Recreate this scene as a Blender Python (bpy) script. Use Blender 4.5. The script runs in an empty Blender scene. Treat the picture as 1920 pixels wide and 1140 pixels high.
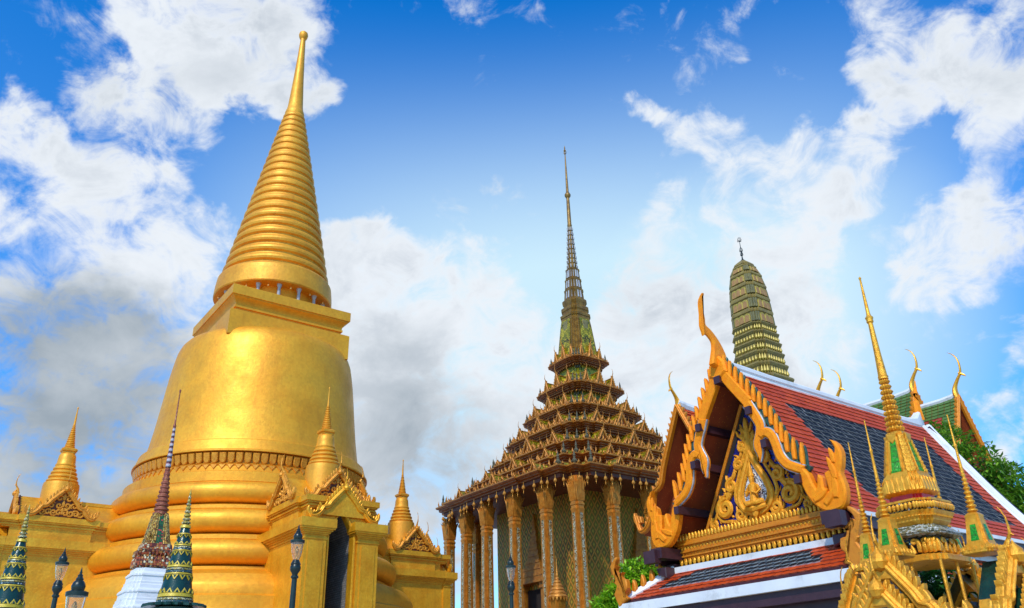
import bpy, math, random
from math import sin, cos, pi, radians, sqrt, atan2, hypot
from mathutils import Vector

random.seed(7)
scene = bpy.context.scene
COL = scene.collection

# ------------------------------------------------------------------ camera
CAM_Z = 1.6
cam_d = bpy.data.cameras.new("camera")
cam = bpy.data.objects.new("camera", cam_d)
COL.objects.link(cam)
cam.location = (0, 0, CAM_Z)
PITCH, ROLL, FPX = radians(26.0878), radians(1.547), 1562.64
cam.rotation_mode = 'YXZ'
cam_d.sensor_width = 36.0
cam_d.lens = FPX / 1920 * 36
cam_d.clip_end = 5000
from mathutils import Matrix
cam.rotation_mode = 'QUATERNION'
cam.rotation_quaternion = (Matrix.Rotation(pi / 2 + PITCH, 3, 'X') @ Matrix.Rotation(-ROLL, 3, 'Z')).to_quaternion()
scene.camera = cam

# ------------------------------------------------------------------ exposure
scene.view_settings.view_transform = 'Standard'
scene.view_settings.look = 'None'
scene.view_settings.exposure = 0.0
scene.view_settings.gamma = 1.0

# ------------------------------------------------------------------ sun
SUN_AZ, SUN_EL = radians(197), radians(44)      # azimuth clockwise from +Y
sd = bpy.data.lights.new("sun", 'SUN')
sd.energy = 3.4
sd.angle = radians(3.0)
sd.color = (1.0, 0.95, 0.86)
sun = bpy.data.objects.new("sun", sd)
COL.objects.link(sun)
sdir = Vector((sin(SUN_AZ) * cos(SUN_EL), cos(SUN_AZ) * cos(SUN_EL), sin(SUN_EL)))
sun.rotation_mode = 'QUATERNION'
sun.rotation_quaternion = sdir.to_track_quat('Z', 'Y')


# ------------------------------------------------------------------ directions of the view, used for the sky's cloud field
def sky_dir(x, y):
    a, b = x - 960, 570 - y
    xx = a * cos(ROLL) + b * sin(ROLL)
    yy = -a * sin(ROLL) + b * cos(ROLL)
    d = Vector((xx, FPX * cos(PITCH) - yy * sin(PITCH), FPX * sin(PITCH) + yy * cos(PITCH)))
    return d.normalized()


# ------------------------------------------------------------------ world: Nishita sky with procedural clouds
world = bpy.data.worlds.new("World")
scene.world = world
world.use_nodes = True
WN, WL = world.node_tree.nodes, world.node_tree.links
for n in list(WN):
    WN.remove(n)


class NT:
    """small node-tree writer"""
    def __init__(s, tree):
        s.t, s.n, s.l = tree, tree.nodes, tree.links

    def node(s, typ, **kw):
        n = s.n.new(typ)
        for k, v in kw.items():
            setattr(n, k, v)
        return n

    def put(s, sock, val):
        if hasattr(val, 'is_output'):
            s.l.new(val, sock)
        elif val is not None:
            sock.default_value = val

    def math(s, op, a, b=None, c=None, clamp=False):
        n = s.node('ShaderNodeMath', operation=op)
        n.use_clamp = clamp
        for i, v in enumerate((a, b, c)):
            if v is not None:
                s.put(n.inputs[i], v)
        return n.outputs[0]

    def vmath(s, op, a, b=None, out=0):
        n = s.node('ShaderNodeVectorMath', operation=op)
        s.put(n.inputs[0], a)
        if b is not None:
            s.put(n.inputs[1], b)
        return n.outputs[out]

    def maprange(s, v, a, b, c=0.0, d=1.0, smooth=False):
        n = s.node('ShaderNodeMapRange')
        if smooth:
            n.interpolation_type = 'SMOOTHSTEP'
        s.put(n.inputs[0], v)
        for i, q in enumerate((a, b, c, d)):
            s.put(n.inputs[i + 1], q)
        return n.outputs[0]

    def mix(s, f, a, b, blend='MIX'):
        n = s.node('ShaderNodeMix', data_type='RGBA', blend_type=blend)
        s.put(n.inputs[0], f)
        s.put(n.inputs[6], a if hasattr(a, 'is_output') else (*a[:3], 1))
        s.put(n.inputs[7], b if hasattr(b, 'is_output') else (*b[:3], 1))
        return n.outputs[2]

    def noise(s, vec, scale, detail=4, rough=.55, dist=0.0, out=0):
        n = s.node('ShaderNodeTexNoise')
        s.put(n.inputs['Vector'], vec)
        n.inputs['Scale'].default_value = scale
        n.inputs['Detail'].default_value = detail
        n.inputs['Roughness'].default_value = rough
        n.inputs['Distortion'].default_value = dist
        return n.outputs[out]

    def ramp(s, f, stops, const=False):
        n = s.node('ShaderNodeValToRGB')
        if const:
            n.color_ramp.interpolation = 'CONSTANT'
        e = n.color_ramp.elements
        while len(e) < len(stops):
            e.new(.5)
        for q, (p, c) in zip(e, stops):
            q.position = p
            q.color = (*c[:3], 1)
        s.put(n.inputs[0], f)
        return n.outputs[0]


SKY_STRENGTH = 0.1
W = NT(world.node_tree)
tc = W.node('ShaderNodeTexCoord')
D = W.vmath('NORMALIZE', tc.outputs['Generated'])
sky = W.node('ShaderNodeTexSky', sky_type='NISHITA')
sky.sun_disc = False
sky.sun_elevation = SUN_EL
sky.sun_rotation = SUN_AZ
sky.air_density = 1.0
sky.dust_density = 0.6
sky.ozone_density = 3.0
hs = W.node('ShaderNodeHueSaturation')
hs.inputs['Saturation'].default_value = 1.62
hs.inputs['Value'].default_value = 1.0
W.l.new(sky.outputs[0], hs.inputs['Color'])
blue = W.mix(1.0, hs.outputs[0], (1.35, 2.35, 2.75), 'MULTIPLY')


Dp = W.vmath('MULTIPLY', D, (1.0, 1.0, 1.25))


def blobs(lst, D):
    tot = None
    for x, y, r, a in lst:
        c = sky_dir(x, y)
        cr = c.dot(sky_dir(x + r, y))
        v = W.maprange(W.vmath('DOT_PRODUCT', D, tuple(c), 1), cr, 1.0, 0.0, a)
        tot = v if tot is None else W.math('ADD', tot, v)
    return tot


CLOUDS = [(1230, 190, 90, .5), (1180, 140, 60, .5), (1350, 240, 110, .4), (1560, 180, 120, .4), (1400, 130, 60, .3),  # where the cloud banks lie (view direction, angular size, thickness)
    (170, 30, 200, .8), (330, 60, 190, .9), (470, 60, 160, .8), (420, 190, 130, .6), (560, 140, 90, .5), (200, 140, 120, .4), (330, 240, 90, .5),
    (20, 220, 90, .8), (110, 250, 110, .5), (60, 380, 170, .8), (200, 330, 140, .6), (330, 400, 170, .9), (200, 450, 200, .7), (390, 480, 120, .5),
    (40, 600, 200, .9), (250, 620, 230, 1.), (120, 780, 260, 1.2), (300, 760, 200, .9), (60, 950, 300, 1.2), (-200, 500, 400, .9),
    (700, 470, 110, .55), (640, 560, 140, .5), (760, 560, 180, .9), (860, 620, 190, .9), (760, 760, 240, 1.2), (950, 800, 260, 1.2), (700, 950, 300, 1.2), (1150, 850, 330, 1.1), (1000, 620, 160, .4),
    (1190, 150, 80, .6), (1260, 220, 100, .65), (1310, 100, 70, .5), (1330, 270, 120, .6), (1420, 310, 150, .8), (1520, 330, 170, .9), (1600, 260, 150, .6), (1480, 430, 160, .8), (1620, 380, 130, .7), (1680, 200, 130, .6), (1750, 110, 150, .75), (1850, 110, 170, .8), (1900, 230, 130, .5), (1380, 20, 100, .45), (1700, 20, 120, .4), (1480, 95, 45, .4),
    (1215, 390, 55, .6), (1200, 310, 45, .5), (930, 375, 55, .55), (1275, 365, 40, .4),
    (1820, 430, 170, .95), (1880, 380, 120, .6), (1790, 540, 120, .6), (1910, 760, 130, .95), (1880, 830, 130, .9), (1920, 640, 70, .4),
    (1560, 560, 170, .45), (1300, 560, 240, .45), (1300, 750, 300, .8), (1480, 650, 200, .5),
]
HOLES = [(30, 110, 150, .9), (470, 320, 110, .8), (215, 500, 90, .7), (95, 330, 80, .6), (560, 380, 140, .8), (680, 260, 200, .9), (860, 250, 260, .8), (1060, 200, 240, .7), (1740, 300, 110, .7), (1650, 450, 100, .5), (1790, 650, 130, .6), (1450, 170, 120, .6), (1600, 110, 100, .5), (1840, 30, 90, .5), (1540, 40, 130, .6), (1080, 420, 150, .6), (400, 330, 130, .6), (490, 250, 90, .6), (120, 180, 90, .5), (290, 180, 70, .3), (60, 480, 60, .3)]
GREY = [(0, 820, 420, 1.3), (200, 900, 400, 1.1), (-100, 700, 400, .6), (850, 920, 320, .4), (740, 960, 320, .4)]
warp = W.noise(Dp, 3.6, 7, .58, 0, 1)
sc_n = W.node('ShaderNodeVectorMath', operation='SCALE')
W.l.new(W.vmath('SUBTRACT', warp, (.5, .5, .5)), sc_n.inputs[0])
sc_n.inputs['Scale'].default_value = .30
Dw = W.vmath('NORMALIZE', W.vmath('ADD', D, sc_n.outputs[0]))
n1 = W.noise(Dp, 6.0, 12, .60, .5)
n2 = W.noise(Dp, 17.0, 9, .62, .6)
field = W.math('SUBTRACT', blobs(CLOUDS, Dw), blobs(HOLES, Dw))
field = W.math('MINIMUM', field, 1.05)
nn = W.math('ADD', W.math('MULTIPLY', W.math('SUBTRACT', n1, .5), 3.6), W.math('MULTIPLY', W.math('SUBTRACT', n2, .5), 3.2))
dens = W.math('ADD', field, nn)
mask = W.maprange(dens, -.05, 1.25, 0, 1, True)
grey = W.math('MULTIPLY', W.math('ADD', blobs(GREY, Dw), W.math('MULTIPLY', W.math('SUBTRACT', n1, .5), 1.6)), 1.0, clamp=True)
shade = W.noise(Dp, 9.0, 6, .55, .3)
thick = W.math('MULTIPLY', W.maprange(dens, .8, 1.9, 0, 1, True), W.maprange(shade, .42, .66, .15, 1))
k = 1 / SKY_STRENGTH
ccol = W.mix(thick, (.86 * k, .91 * k, .97 * k), (.60 * k, .66 * k, .74 * k))
gcol = W.mix(W.maprange(W.math('ADD', shade, W.math('MULTIPLY', n2, .5)), .55, .95), (.25 * k, .32 * k, .39 * k), (.50 * k, .56 * k, .62 * k))
ccol = W.mix(W.math('MULTIPLY', grey, .85), ccol, gcol)
# pale milky air low down and round the sun-side centre
WASH = [(1060, 520, 900, 1.25), (1500, 660, 500, .4)]
sz = W.node('ShaderNodeSeparateXYZ')
W.l.new(D, sz.inputs[0])
low = W.maprange(sz.outputs[2], .74, .42, 0, 1, True)
wash = W.math('MULTIPLY', low, W.math('ADD', W.math('MULTIPLY', blobs(WASH, D), .80, clamp=True), .10), clamp=True)
blue2 = W.mix(wash, blue, (.62 * k, .86 * k, 1.0 * k))
skycol = W.mix(mask, blue2, ccol)
bg = W.node('ShaderNodeBackground')
bg.inputs['Strength'].default_value = SKY_STRENGTH
W.l.new(skycol, bg.inputs['Color'])
wo = W.node('ShaderNodeOutputWorld')
W.l.new(bg.outputs[0], wo.inputs[0])


# ------------------------------------------------------------------ materials
def lin(h):
    h = h.lstrip('#')
    r = []
    for i in (0, 2, 4):
        c = int(h[i:i + 2], 16) / 255
        r.append(c / 12.92 if c <= .04045 else ((c + .055) / 1.055) ** 2.4)
    return tuple(r)


def new_mat(name):
    m = bpy.data.materials.new(name)
    m.use_nodes = True
    T = NT(m.node_tree)
    p = m.node_tree.nodes['Principled BSDF']
    co = T.node('ShaderNodeTexCoord').outputs['Object']
    return m, T, p, co


def bump(T, p, h, strength, dist):
    b = T.node('ShaderNodeBump')
    b.inputs['Strength'].default_value = strength
    b.inputs['Distance'].default_value = dist
    T.l.new(h, b.inputs['Height'])
    T.l.new(b.outputs[0], p.inputs['Normal'])


def M_noise(name, c1, c2, scale=3., rough=.5, metal=0., bs=25., bst=.25, bd=.02, spec=.5, dirt=None, dirt_scale=1.2, detail=5):
    m, T, p, co = new_mat(name)
    f = T.maprange(T.noise(co, scale, detail, .6), .33, .67)
    c = T.mix(f, c1, c2)
    if dirt:
        f2 = T.maprange(T.noise(co, dirt_scale, 8, .68), .56, .72)
        c = T.mix(T.math('MULTIPLY', f2, .75), c, dirt)
    T.put(p.inputs['Base Color'], c)
    p.inputs['Metallic'].default_value = metal
    p.inputs['Roughness'].default_value = rough
    p.inputs['Specular IOR Level'].default_value = spec
    if bst:
        bump(T, p, T.noise(co, bs, 6, .65), bst, bd)
    return m


def M_mosaic(name, stops, scale=14., rough=.35, metal=.2, bst=.3, stretch=(1, 1, 1), jitter=.35):
    """small glass tesserae of mixed colours"""
    m, T, p, co = new_mat(name)
    v = T.node('ShaderNodeTexVoronoi')
    v.inputs['Scale'].default_value = scale
    v.inputs['Randomness'].default_value = jitter
    T.put(v.inputs['Vector'], T.vmath('MULTIPLY', co, stretch))
    sx = T.node('ShaderNodeSeparateColor')
    T.l.new(v.outputs['Color'], sx.inputs[0])
    c = T.ramp(sx.outputs[0], stops, True)
    ve = T.node('ShaderNodeTexVoronoi', feature='DISTANCE_TO_EDGE')
    ve.inputs['Scale'].default_value = scale
    ve.inputs['Randomness'].default_value = jitter
    T.put(ve.inputs['Vector'], T.vmath('MULTIPLY', co, stretch))
    e = T.maprange(ve.outputs[0], .02, .09)
    c = T.mix(e, lin('3a2a14'), c)
    T.put(p.inputs['Base Color'], c)
    p.inputs['Metallic'].default_value = metal
    p.inputs['Roughness'].default_value = rough
    bump(T, p, T.math('ADD', e, sx.outputs[1]), bst, .012)
    return m


def M_lattice(name, ground, ground2, line, w, h, rough=.45, metal=.3, lw=.16, stud=None):
    """diamond lattice with a stud in each diamond, on upright walls"""
    m, T, p, co = new_mat(name)
    s = T.node('ShaderNodeSeparateXYZ')
    T.l.new(co, s.inputs[0])
    a = T.math('MULTIPLY', T.math('ADD', s.outputs[0], s.outputs[1]), 1 / w)
    b = T.math('MULTIPLY', s.outputs[2], 1 / h)
    d1 = T.math('PINGPONG', T.math('ADD', a, b), .5)
    d2 = T.math('PINGPONG', T.math('SUBTRACT', a, b), .5)
    mn = T.math('MINIMUM', d1, d2)
    l = T.maprange(mn, lw * .5, lw, 1, 0)
    mx = T.math('MINIMUM', T.math('SUBTRACT', .5, d1), T.math('SUBTRACT', .5, d2))
    mx2 = T.math('MAXIMUM', T.math('SUBTRACT', .5, d1), T.math('SUBTRACT', .5, d2))
    st = T.maprange(mx2, .13, .19, 1, 0)
    big = T.maprange(T.noise(co, .5, 3, .6), .35, .65)
    g = T.mix(big, ground, ground2)
    c = T.mix(st, g, stud or line)
    c = T.mix(l, c, line)
    T.put(p.inputs['Base Color'], c)
    p.inputs['Metallic'].default_value = metal
    p.inputs['Roughness'].default_value = rough
    bump(T, p, T.math('ADD', l, st), .5, .03)
    return m


def M_speck(name, ground, g2, speck, scale=9., size=.16, rough=.6):
    m, T, p, co = new_mat(name)
    v = T.node('ShaderNodeTexVoronoi')
    v.inputs['Scale'].default_value = scale
    T.l.new(co, v.inputs['Vector'])
    f = T.maprange(v.outputs['Distance'], size * .7, size, 1, 0)
    g = T.mix(T.maprange(T.noise(co, 2.0, 4), .35, .65), ground, g2)
    T.put(p.inputs['Base Color'], T.mix(f, g, speck))
    p.inputs['Roughness'].default_value = rough
    return m


def M_leaf(name, dark, mid, light):
    m, T, p, co = new_mat(name)
    g = T.node('ShaderNodeNewGeometry')
    r = g.outputs['Random Per Island']
    big = T.noise(co, .9, 3, .6)
    f = T.math('ADD', T.math('MULTIPLY', r, .6), T.math('MULTIPLY', T.maprange(big, .3, .7), .4))
    c = T.ramp(f, [(0.1, dark), (.5, mid), (.9, light)])
    T.put(p.inputs['Base Color'], c)
    p.inputs['Roughness'].default_value = .45
    p.inputs['Specular IOR Level'].default_value = .35
    tr = T.node('ShaderNodeBsdfTranslucent')
    T.put(tr.inputs[0], T.mix(.5, c, light))
    mx = T.node('ShaderNodeMixShader')
    mx.inputs[0].default_value = .3
    T.l.new(p.outputs[0], mx.inputs[1])
    T.l.new(tr.outputs[0], mx.inputs[2])
    T.l.new(mx.outputs[0], m.node_tree.nodes['Material Output'].inputs[0])
    return m


def M_goldtile(name, c1, c2, dirt, rough=.36, metal=.55, tile=.11, cloud=.45, bst=.22, streak=.26):
    """gold mosaic skin: tiny square tesserae, cloudy wear, faint vertical streaks"""
    m, T, p, co = new_mat(name)
    f = T.maprange(T.noise(co, cloud, 6, .62, .4), .36, .66)
    c = T.mix(f, c1, c2)
    v = T.node('ShaderNodeTexVoronoi')
    v.inputs['Scale'].default_value = 1 / tile
    v.inputs['Randomness'].default_value = .25
    T.l.new(co, v.inputs['Vector'])
    sc = T.node('ShaderNodeSeparateColor')
    T.l.new(v.outputs['Color'], sc.inputs[0])
    c = T.mix(T.maprange(sc.outputs[0], 0, 1, 0, .22), c, dirt)
    stv = T.noise(T.vmath('MULTIPLY', co, (2.2, 2.2, .16)), 1.6, 5, .6)
    c = T.mix(T.maprange(stv, .54, .74, 0, streak), c, dirt)
    T.put(p.inputs['Base Color'], c)
    p.inputs['Metallic'].default_value = metal
    T.put(p.inputs['Roughness'], T.maprange(T.noise(co, 1.3, 5), .3, .7, rough - .07, rough + .1))
    h = T.math('ADD', T.math('MULTIPLY', sc.outputs[1], .5), T.noise(co, 6.0, 4))
    bump(T, p, h, bst, .03)
    return m


MAT = {}
MAT['gold'] = M_goldtile('gold mosaic', lin('e29818'), lin('eeaa26'), lin('b0680a'), rough=.50, metal=.42)
MAT['gold_spire'] = M_goldtile('gold spire mosaic', lin('de941a'), lin('eaa62a'), lin('a5640e'), rough=.5, cloud=.8, metal=.34)
MAT['gold_porch'] = M_goldtile('gold porch mosaic', lin('dc9410'), lin('eeb026'), lin('a4680a'), rough=.42, metal=.42, tile=.07, cloud=1.2, bst=.35)
MAT['gold_dark'] = M_noise('gilded carving', lin('c87c14'), lin('e09a2a'), 9, .42, .35, 30, .5, .03, dirt=lin('8a4c0c'), dirt_scale=5)
MAT['gilt'] = M_noise('bright carved gilding', lin('dc8a14'), lin('eea62c'), 8, .45, .2, 26, .7, .03, .3, dirt=lin('7a3a08'), dirt_scale=10)
MAT['carve_back'] = M_noise('dark red carving ground', lin('5a2408'), lin('7a3a10'), 8, .5, .2, 30, .4)
m, T, p, co = new_mat('grey doorway brick')
s_ = T.node('ShaderNodeSeparateXYZ')
T.l.new(co, s_.inputs[0])
cb_ = T.node('ShaderNodeCombineXYZ')
T.l.new(T.math('ADD', s_.outputs[0], s_.outputs[1]), cb_.inputs[0])
T.l.new(s_.outputs[2], cb_.inputs[1])
bk = T.node('ShaderNodeTexBrick')
T.l.new(cb_.outputs[0], bk.inputs['Vector'])
bk.inputs['Scale'].default_value = 3.2
bk.inputs['Color1'].default_value = (*lin('6c6966'), 1)
bk.inputs['Color2'].default_value = (*lin('858280'), 1)
bk.inputs['Mortar'].default_value = (*lin('4c4a48'), 1)
bk.inputs['Mortar Size'].default_value = .03
T.put(p.inputs['Base Color'], T.mix(T.maprange(T.noise(co, 1.5, 5), .35, .7, 0, .45), bk.outputs[0], lin('58524c')))
p.inputs['Roughness'].default_value = .8
bump(T, p, bk.outputs[1], .4, -.02)
MAT['brick'] = m
MAT['grey_col'] = M_noise('grey colonnade stone', lin('8f949c'), lin('a9adb3'), 3, .6, 0, 40, .3)
MAT['white'] = M_noise('white stucco', lin('cdcdce'), lin('dbdbd9'), 1.2, .55, 0, 12, .12, .02, dirt=lin('a2a09c'), dirt_scale=1.6)
MAT['orange'] = M_noise('orange gilding', lin('f08204'), lin('f8960a'), 7, .5, .1, 45, .7, .03, .25, dirt=lin('8a4204'), dirt_scale=26)
MAT['orange_deep'] = M_noise('worn orange gilding', lin('cc740e'), lin('e08c18'), 6, .42, .25, 40, .6, .03, dirt=lin('743006'), dirt_scale=6)
MAT['maroon'] = M_noise('maroon timber', lin('341820'), lin('40222a'), 3, .45, 0, 18, .2)
MAT['soffit'] = M_speck('dark red soffit with gold stars', lin('8a3a18'), lin('9c461c'), lin('c07828'), 10, .19)
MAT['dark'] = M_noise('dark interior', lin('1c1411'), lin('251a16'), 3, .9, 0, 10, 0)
MAT['edge_silver'] = M_noise('silver grey glass edging', lin('8c9098'), lin('b4b8bc'), 9, .35, .2, 30, .3)
MAT['edge_green'] = M_noise('blue green glass edging', lin('23382c'), lin('3c5a40'), 9, .3, .2, 30, .3)
MAT['blue'] = M_mosaic('ultramarine glass', [(0, lin('142284')), (.35, lin('1c2e9c')), (.7, lin('101a6a')), (.9, lin('3048b8'))], 30, .2, .3)
MAT['silver_glass'] = M_mosaic('white mirror glass', [(0, lin('f6f6f4')), (.6, lin('e8e8e6')), (.93, lin('8a8c90'))], 22, .35, 0, .2)
MAT['tile_red'] = M_noise('red glazed roof tile', lin('a8360e'), lin('c44812'), 2.2, .5, 0, 30, .2, .01, .22, dirt=lin('5c1c12'), dirt_scale=2.5)
MAT['tile_black'] = M_noise('blue black glazed roof tile', lin('0c0e12'), lin('15181e'), 2.0, .6, 0, 30, .2, .01, .12, dirt=lin('3c4148'), dirt_scale=3)
MAT['tile_lip'] = M_noise('painted tile glint', lin('9a9a9c'), lin('c0c0c2'), 5, .5, 0, 30, .2)  # pale grey lips paint the sky's glint lines onto the black tiles
MAT['tile_lip_red'] = M_noise('worn red tile edge', lin('701e0c'), lin('a8563e'), 5, .5, 0, 30, .2)  # red lip faces in an uneven red, mostly darker than the tile tops
MAT['tile_green'] = M_noise('green roof tile', lin('446028'), lin('5c7634'), 1.2, .35, 0, 20, .4, .02)
MAT['tile_rust'] = M_noise('rust roof tile', lin('8a3020'), lin('a84028'), 1.2, .4, 0, 20, .4, .02)
MAT['mon_brown'] = M_noise('brown gilded cornice', lin('7c3e14'), lin('a8601e'), 4, .42, .3, 22, .6, .03, dirt=lin('4a200c'), dirt_scale=2.2)
MAT['spire_bronze'] = M_noise('dark bronze gold spire', lin('6a4a18'), lin('94702a'), 4, .42, .3, 22, .6, .03, dirt=lin('42300e'), dirt_scale=3)
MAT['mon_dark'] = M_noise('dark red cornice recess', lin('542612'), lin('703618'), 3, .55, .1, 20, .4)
MAT['mon_gold'] = M_noise('old gold ornament', lin('9c5c18'), lin('c08028'), 5, .42, .35, 26, .6, .03, dirt=lin('5c300e'), dirt_scale=3)
MAT['mon_green'] = M_mosaic('yellow green mosaic', [(0, lin('9a8c14')), (.3, lin('b8a41c')), (.6, lin('7c7a14')), (.82, lin('d2b82c'))], 7, .3, .35)
MAT['mon_figure'] = M_noise('grey green figure', lin('403c28'), lin('5e5636'), 9, .5, .1, 30, .6)
MAT['mon_wall'] = M_lattice('gold diamond lattice wall', lin('6e5a0e'), lin('8a7a14'), lin('c4842a'), .46, .70, lw=.13, stud=lin('b89a2c'))
MAT['col_gold'] = M_noise('orange gold column', lin('b06a1c'), lin('d08a30'), 5, .36, .45, 30, .55, .02, dirt=lin('7c4010'), dirt_scale=4)
MAT['col_inlay'] = M_mosaic('white and gold mosaic strip', [(0, lin('a89c70')), (.34, lin('ccc4a4')), (.5, lin('ac782c')), (.72, lin('5e4620')), (.9, lin('c0bca4'))], 17, .3, .2, .3)
MAT['bell'] = M_noise('pale gold bell', lin('c8842c'), lin('dca04c'), 6, .35, .5, 30, 0)
MAT['prang_stone'] = M_noise('olive mosaic stone', lin('7a6634'), lin('94803e'), 2.6, .55, .1, 14, .7, .05, dirt=lin('4c4430'), dirt_scale=1.8)
MAT['prang_band'] = M_noise('weathered olive band', lin('6a6238'), lin('8c8048'), 3, .6, .05, 16, .7, .05, dirt=lin('5a4a3c'), dirt_scale=2)
MAT['prang_green'] = M_noise('green glazed fluting', lin('5c5836'), lin('7c7242'), 5, .35, .1, 20, .5)
MAT['prang_pink'] = M_noise('terracotta niche', lin('946a3a'), lin('a87c46'), 4, .55, .05, 20, .4)
MAT['prang_bud'] = M_noise('yellow green lotus bud', lin('8c7c2a'), lin('b09a40'), 5, .45, .2, 20, .4)
MAT['glass_green'] = M_mosaic('bright green glass', [(0, lin('1a9a18')), (.4, lin('28b424')), (.75, lin('0f7a14'))], 60, .18, .2, .5)
MAT['pav_gold'] = M_noise('bright gilding', lin('d98e16'), lin('eeae34'), 8, .34, .5, 40, .7, .02, dirt=lin('6e3406'), dirt_scale=10)
MAT['pav_band'] = M_mosaic('dark mirror mosaic', [(0, lin('14181c')), (.45, lin('3a3424')), (.7, lin('b08a34')), (.9, lin('dfe0d8'))], 34, .2, .3, .5)
MAT['pav_silver'] = M_mosaic('white and green mirror mosaic', [(0, lin('b0b4a8')), (.3, lin('4c5c48')), (.5, lin('8a8460')), (.8, lin('c4c8be'))], 22, .3, .1, .5)
MAT['pav_red'] = M_noise('red lacquer', lin('a8160c'), lin('c0221a'), 6, .35, 0, 30, .2)
MAT['cone_green'] = M_noise('dark green glazed tile', lin('0c2a22'), lin('153c30'), 6, .22, .1, 40, .4, .01)
MAT['cone_yellow'] = M_noise('yellow glazed tile', lin('b89a1c'), lin('d0b430'), 9, .3, .1, 50, .6, .01, dirt=lin('7a6a20'), dirt_scale=9)
MAT['cone_band'] = M_mosaic('turquoise and white tile band', [(0, lin('1c4c50')), (.4, lin('285f60')), (.7, lin('c8ccc0')), (.82, lin('183c44'))], 34, .25, .1)
MAT['cone_band2'] = M_mosaic('yellow white tile band', [(0, lin('b8a040')), (.35, lin('d0c8a0')), (.6, lin('8a7a34')), (.85, lin('506a4c'))], 40, .3, .1)
MAT['chedi_red'] = M_noise('brick red mosaic', lin('7c3a24'), lin('9a5030'), 14, .4, .1, 50, .7, .02, dirt=lin('c8a060'), dirt_scale=14)
MAT['chedi_lotus'] = M_mosaic('red gold and white mosaic', [(0, lin('a84a24')), (.35, lin('c07a34')), (.6, lin('d8c8a0')), (.8, lin('6a2a1c'))], 16, .35, .15)
MAT['chedi_zig'] = None
MAT['chedi_gold'] = M_mosaic('gold beaded mosaic', [(0, lin('c89a3c')), (.4, lin('e0bc64')), (.75, lin('8c5a24'))], 24, .35, .3)
MAT['chedi_green'] = M_mosaic('green mosaic panel', [(0, lin('2c6a34')), (.5, lin('1f5030')), (.85, lin('c85040'))], 20, .3, .1)
MAT['iron'] = M_noise('black green painted iron', lin('14201c'), lin('1c2a26'), 8, .32, .2, 40, .15)
MAT['bark'] = M_noise('grey brown bark', lin('4a3c2e'), lin('5e4e3c'), 6, .8, 0, 20, .7)
MAT['leaf_bright'] = M_leaf('bright leaves', lin('326a0a'), lin('6ca814'), lin('bce034'))
MAT['leaf_mid'] = M_leaf('mid green leaves', lin('2a5410'), lin('52861a'), lin('9cc43a'))
MAT['leaf_dark'] = M_leaf('dark leaves', lin('0e2c10'), lin('1c4c1a'), lin('3c7c2a'))
MAT['paving'] = M_noise('pale stone paving', lin('a8a49c'), lin('b8b4aa'), .4, .7, 0, 3, .2)
MAT['cream'] = M_noise('cream plaster', lin('b8a48c'), lin('c8b49a'), 1.5, .7, 0, 12, .15)
m, T, p, co = new_mat('zigzag mosaic')
s_ = T.node('ShaderNodeSeparateXYZ')
T.l.new(co, s_.inputs[0])
ang = T.math('ARCTAN2', s_.outputs[1], s_.outputs[0])
zz = T.math('ADD', T.math('MULTIPLY', s_.outputs[2], 6.0), T.math('PINGPONG', T.math('MULTIPLY', ang, 2.2), .5))
T.put(p.inputs['Base Color'], T.ramp(T.math('FRACT', zz), [(0, lin('2c1c24')), (.3, lin('e8e0e0')), (.55, lin('8a2c34')), (.8, lin('20181c'))], True))
p.inputs['Roughness'].default_value = .35
MAT['chedi_zig'] = m
# clear lamp glass
m, T, p, co = new_mat('clear lamp glass')
p.inputs['Base Color'].default_value = (.95, .93, .9, 1)
p.inputs['Roughness'].default_value = .05
p.inputs['IOR'].default_value = 1.2
p.inputs['Transmission Weight'].default_value = .95
MAT['glass'] = m


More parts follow.
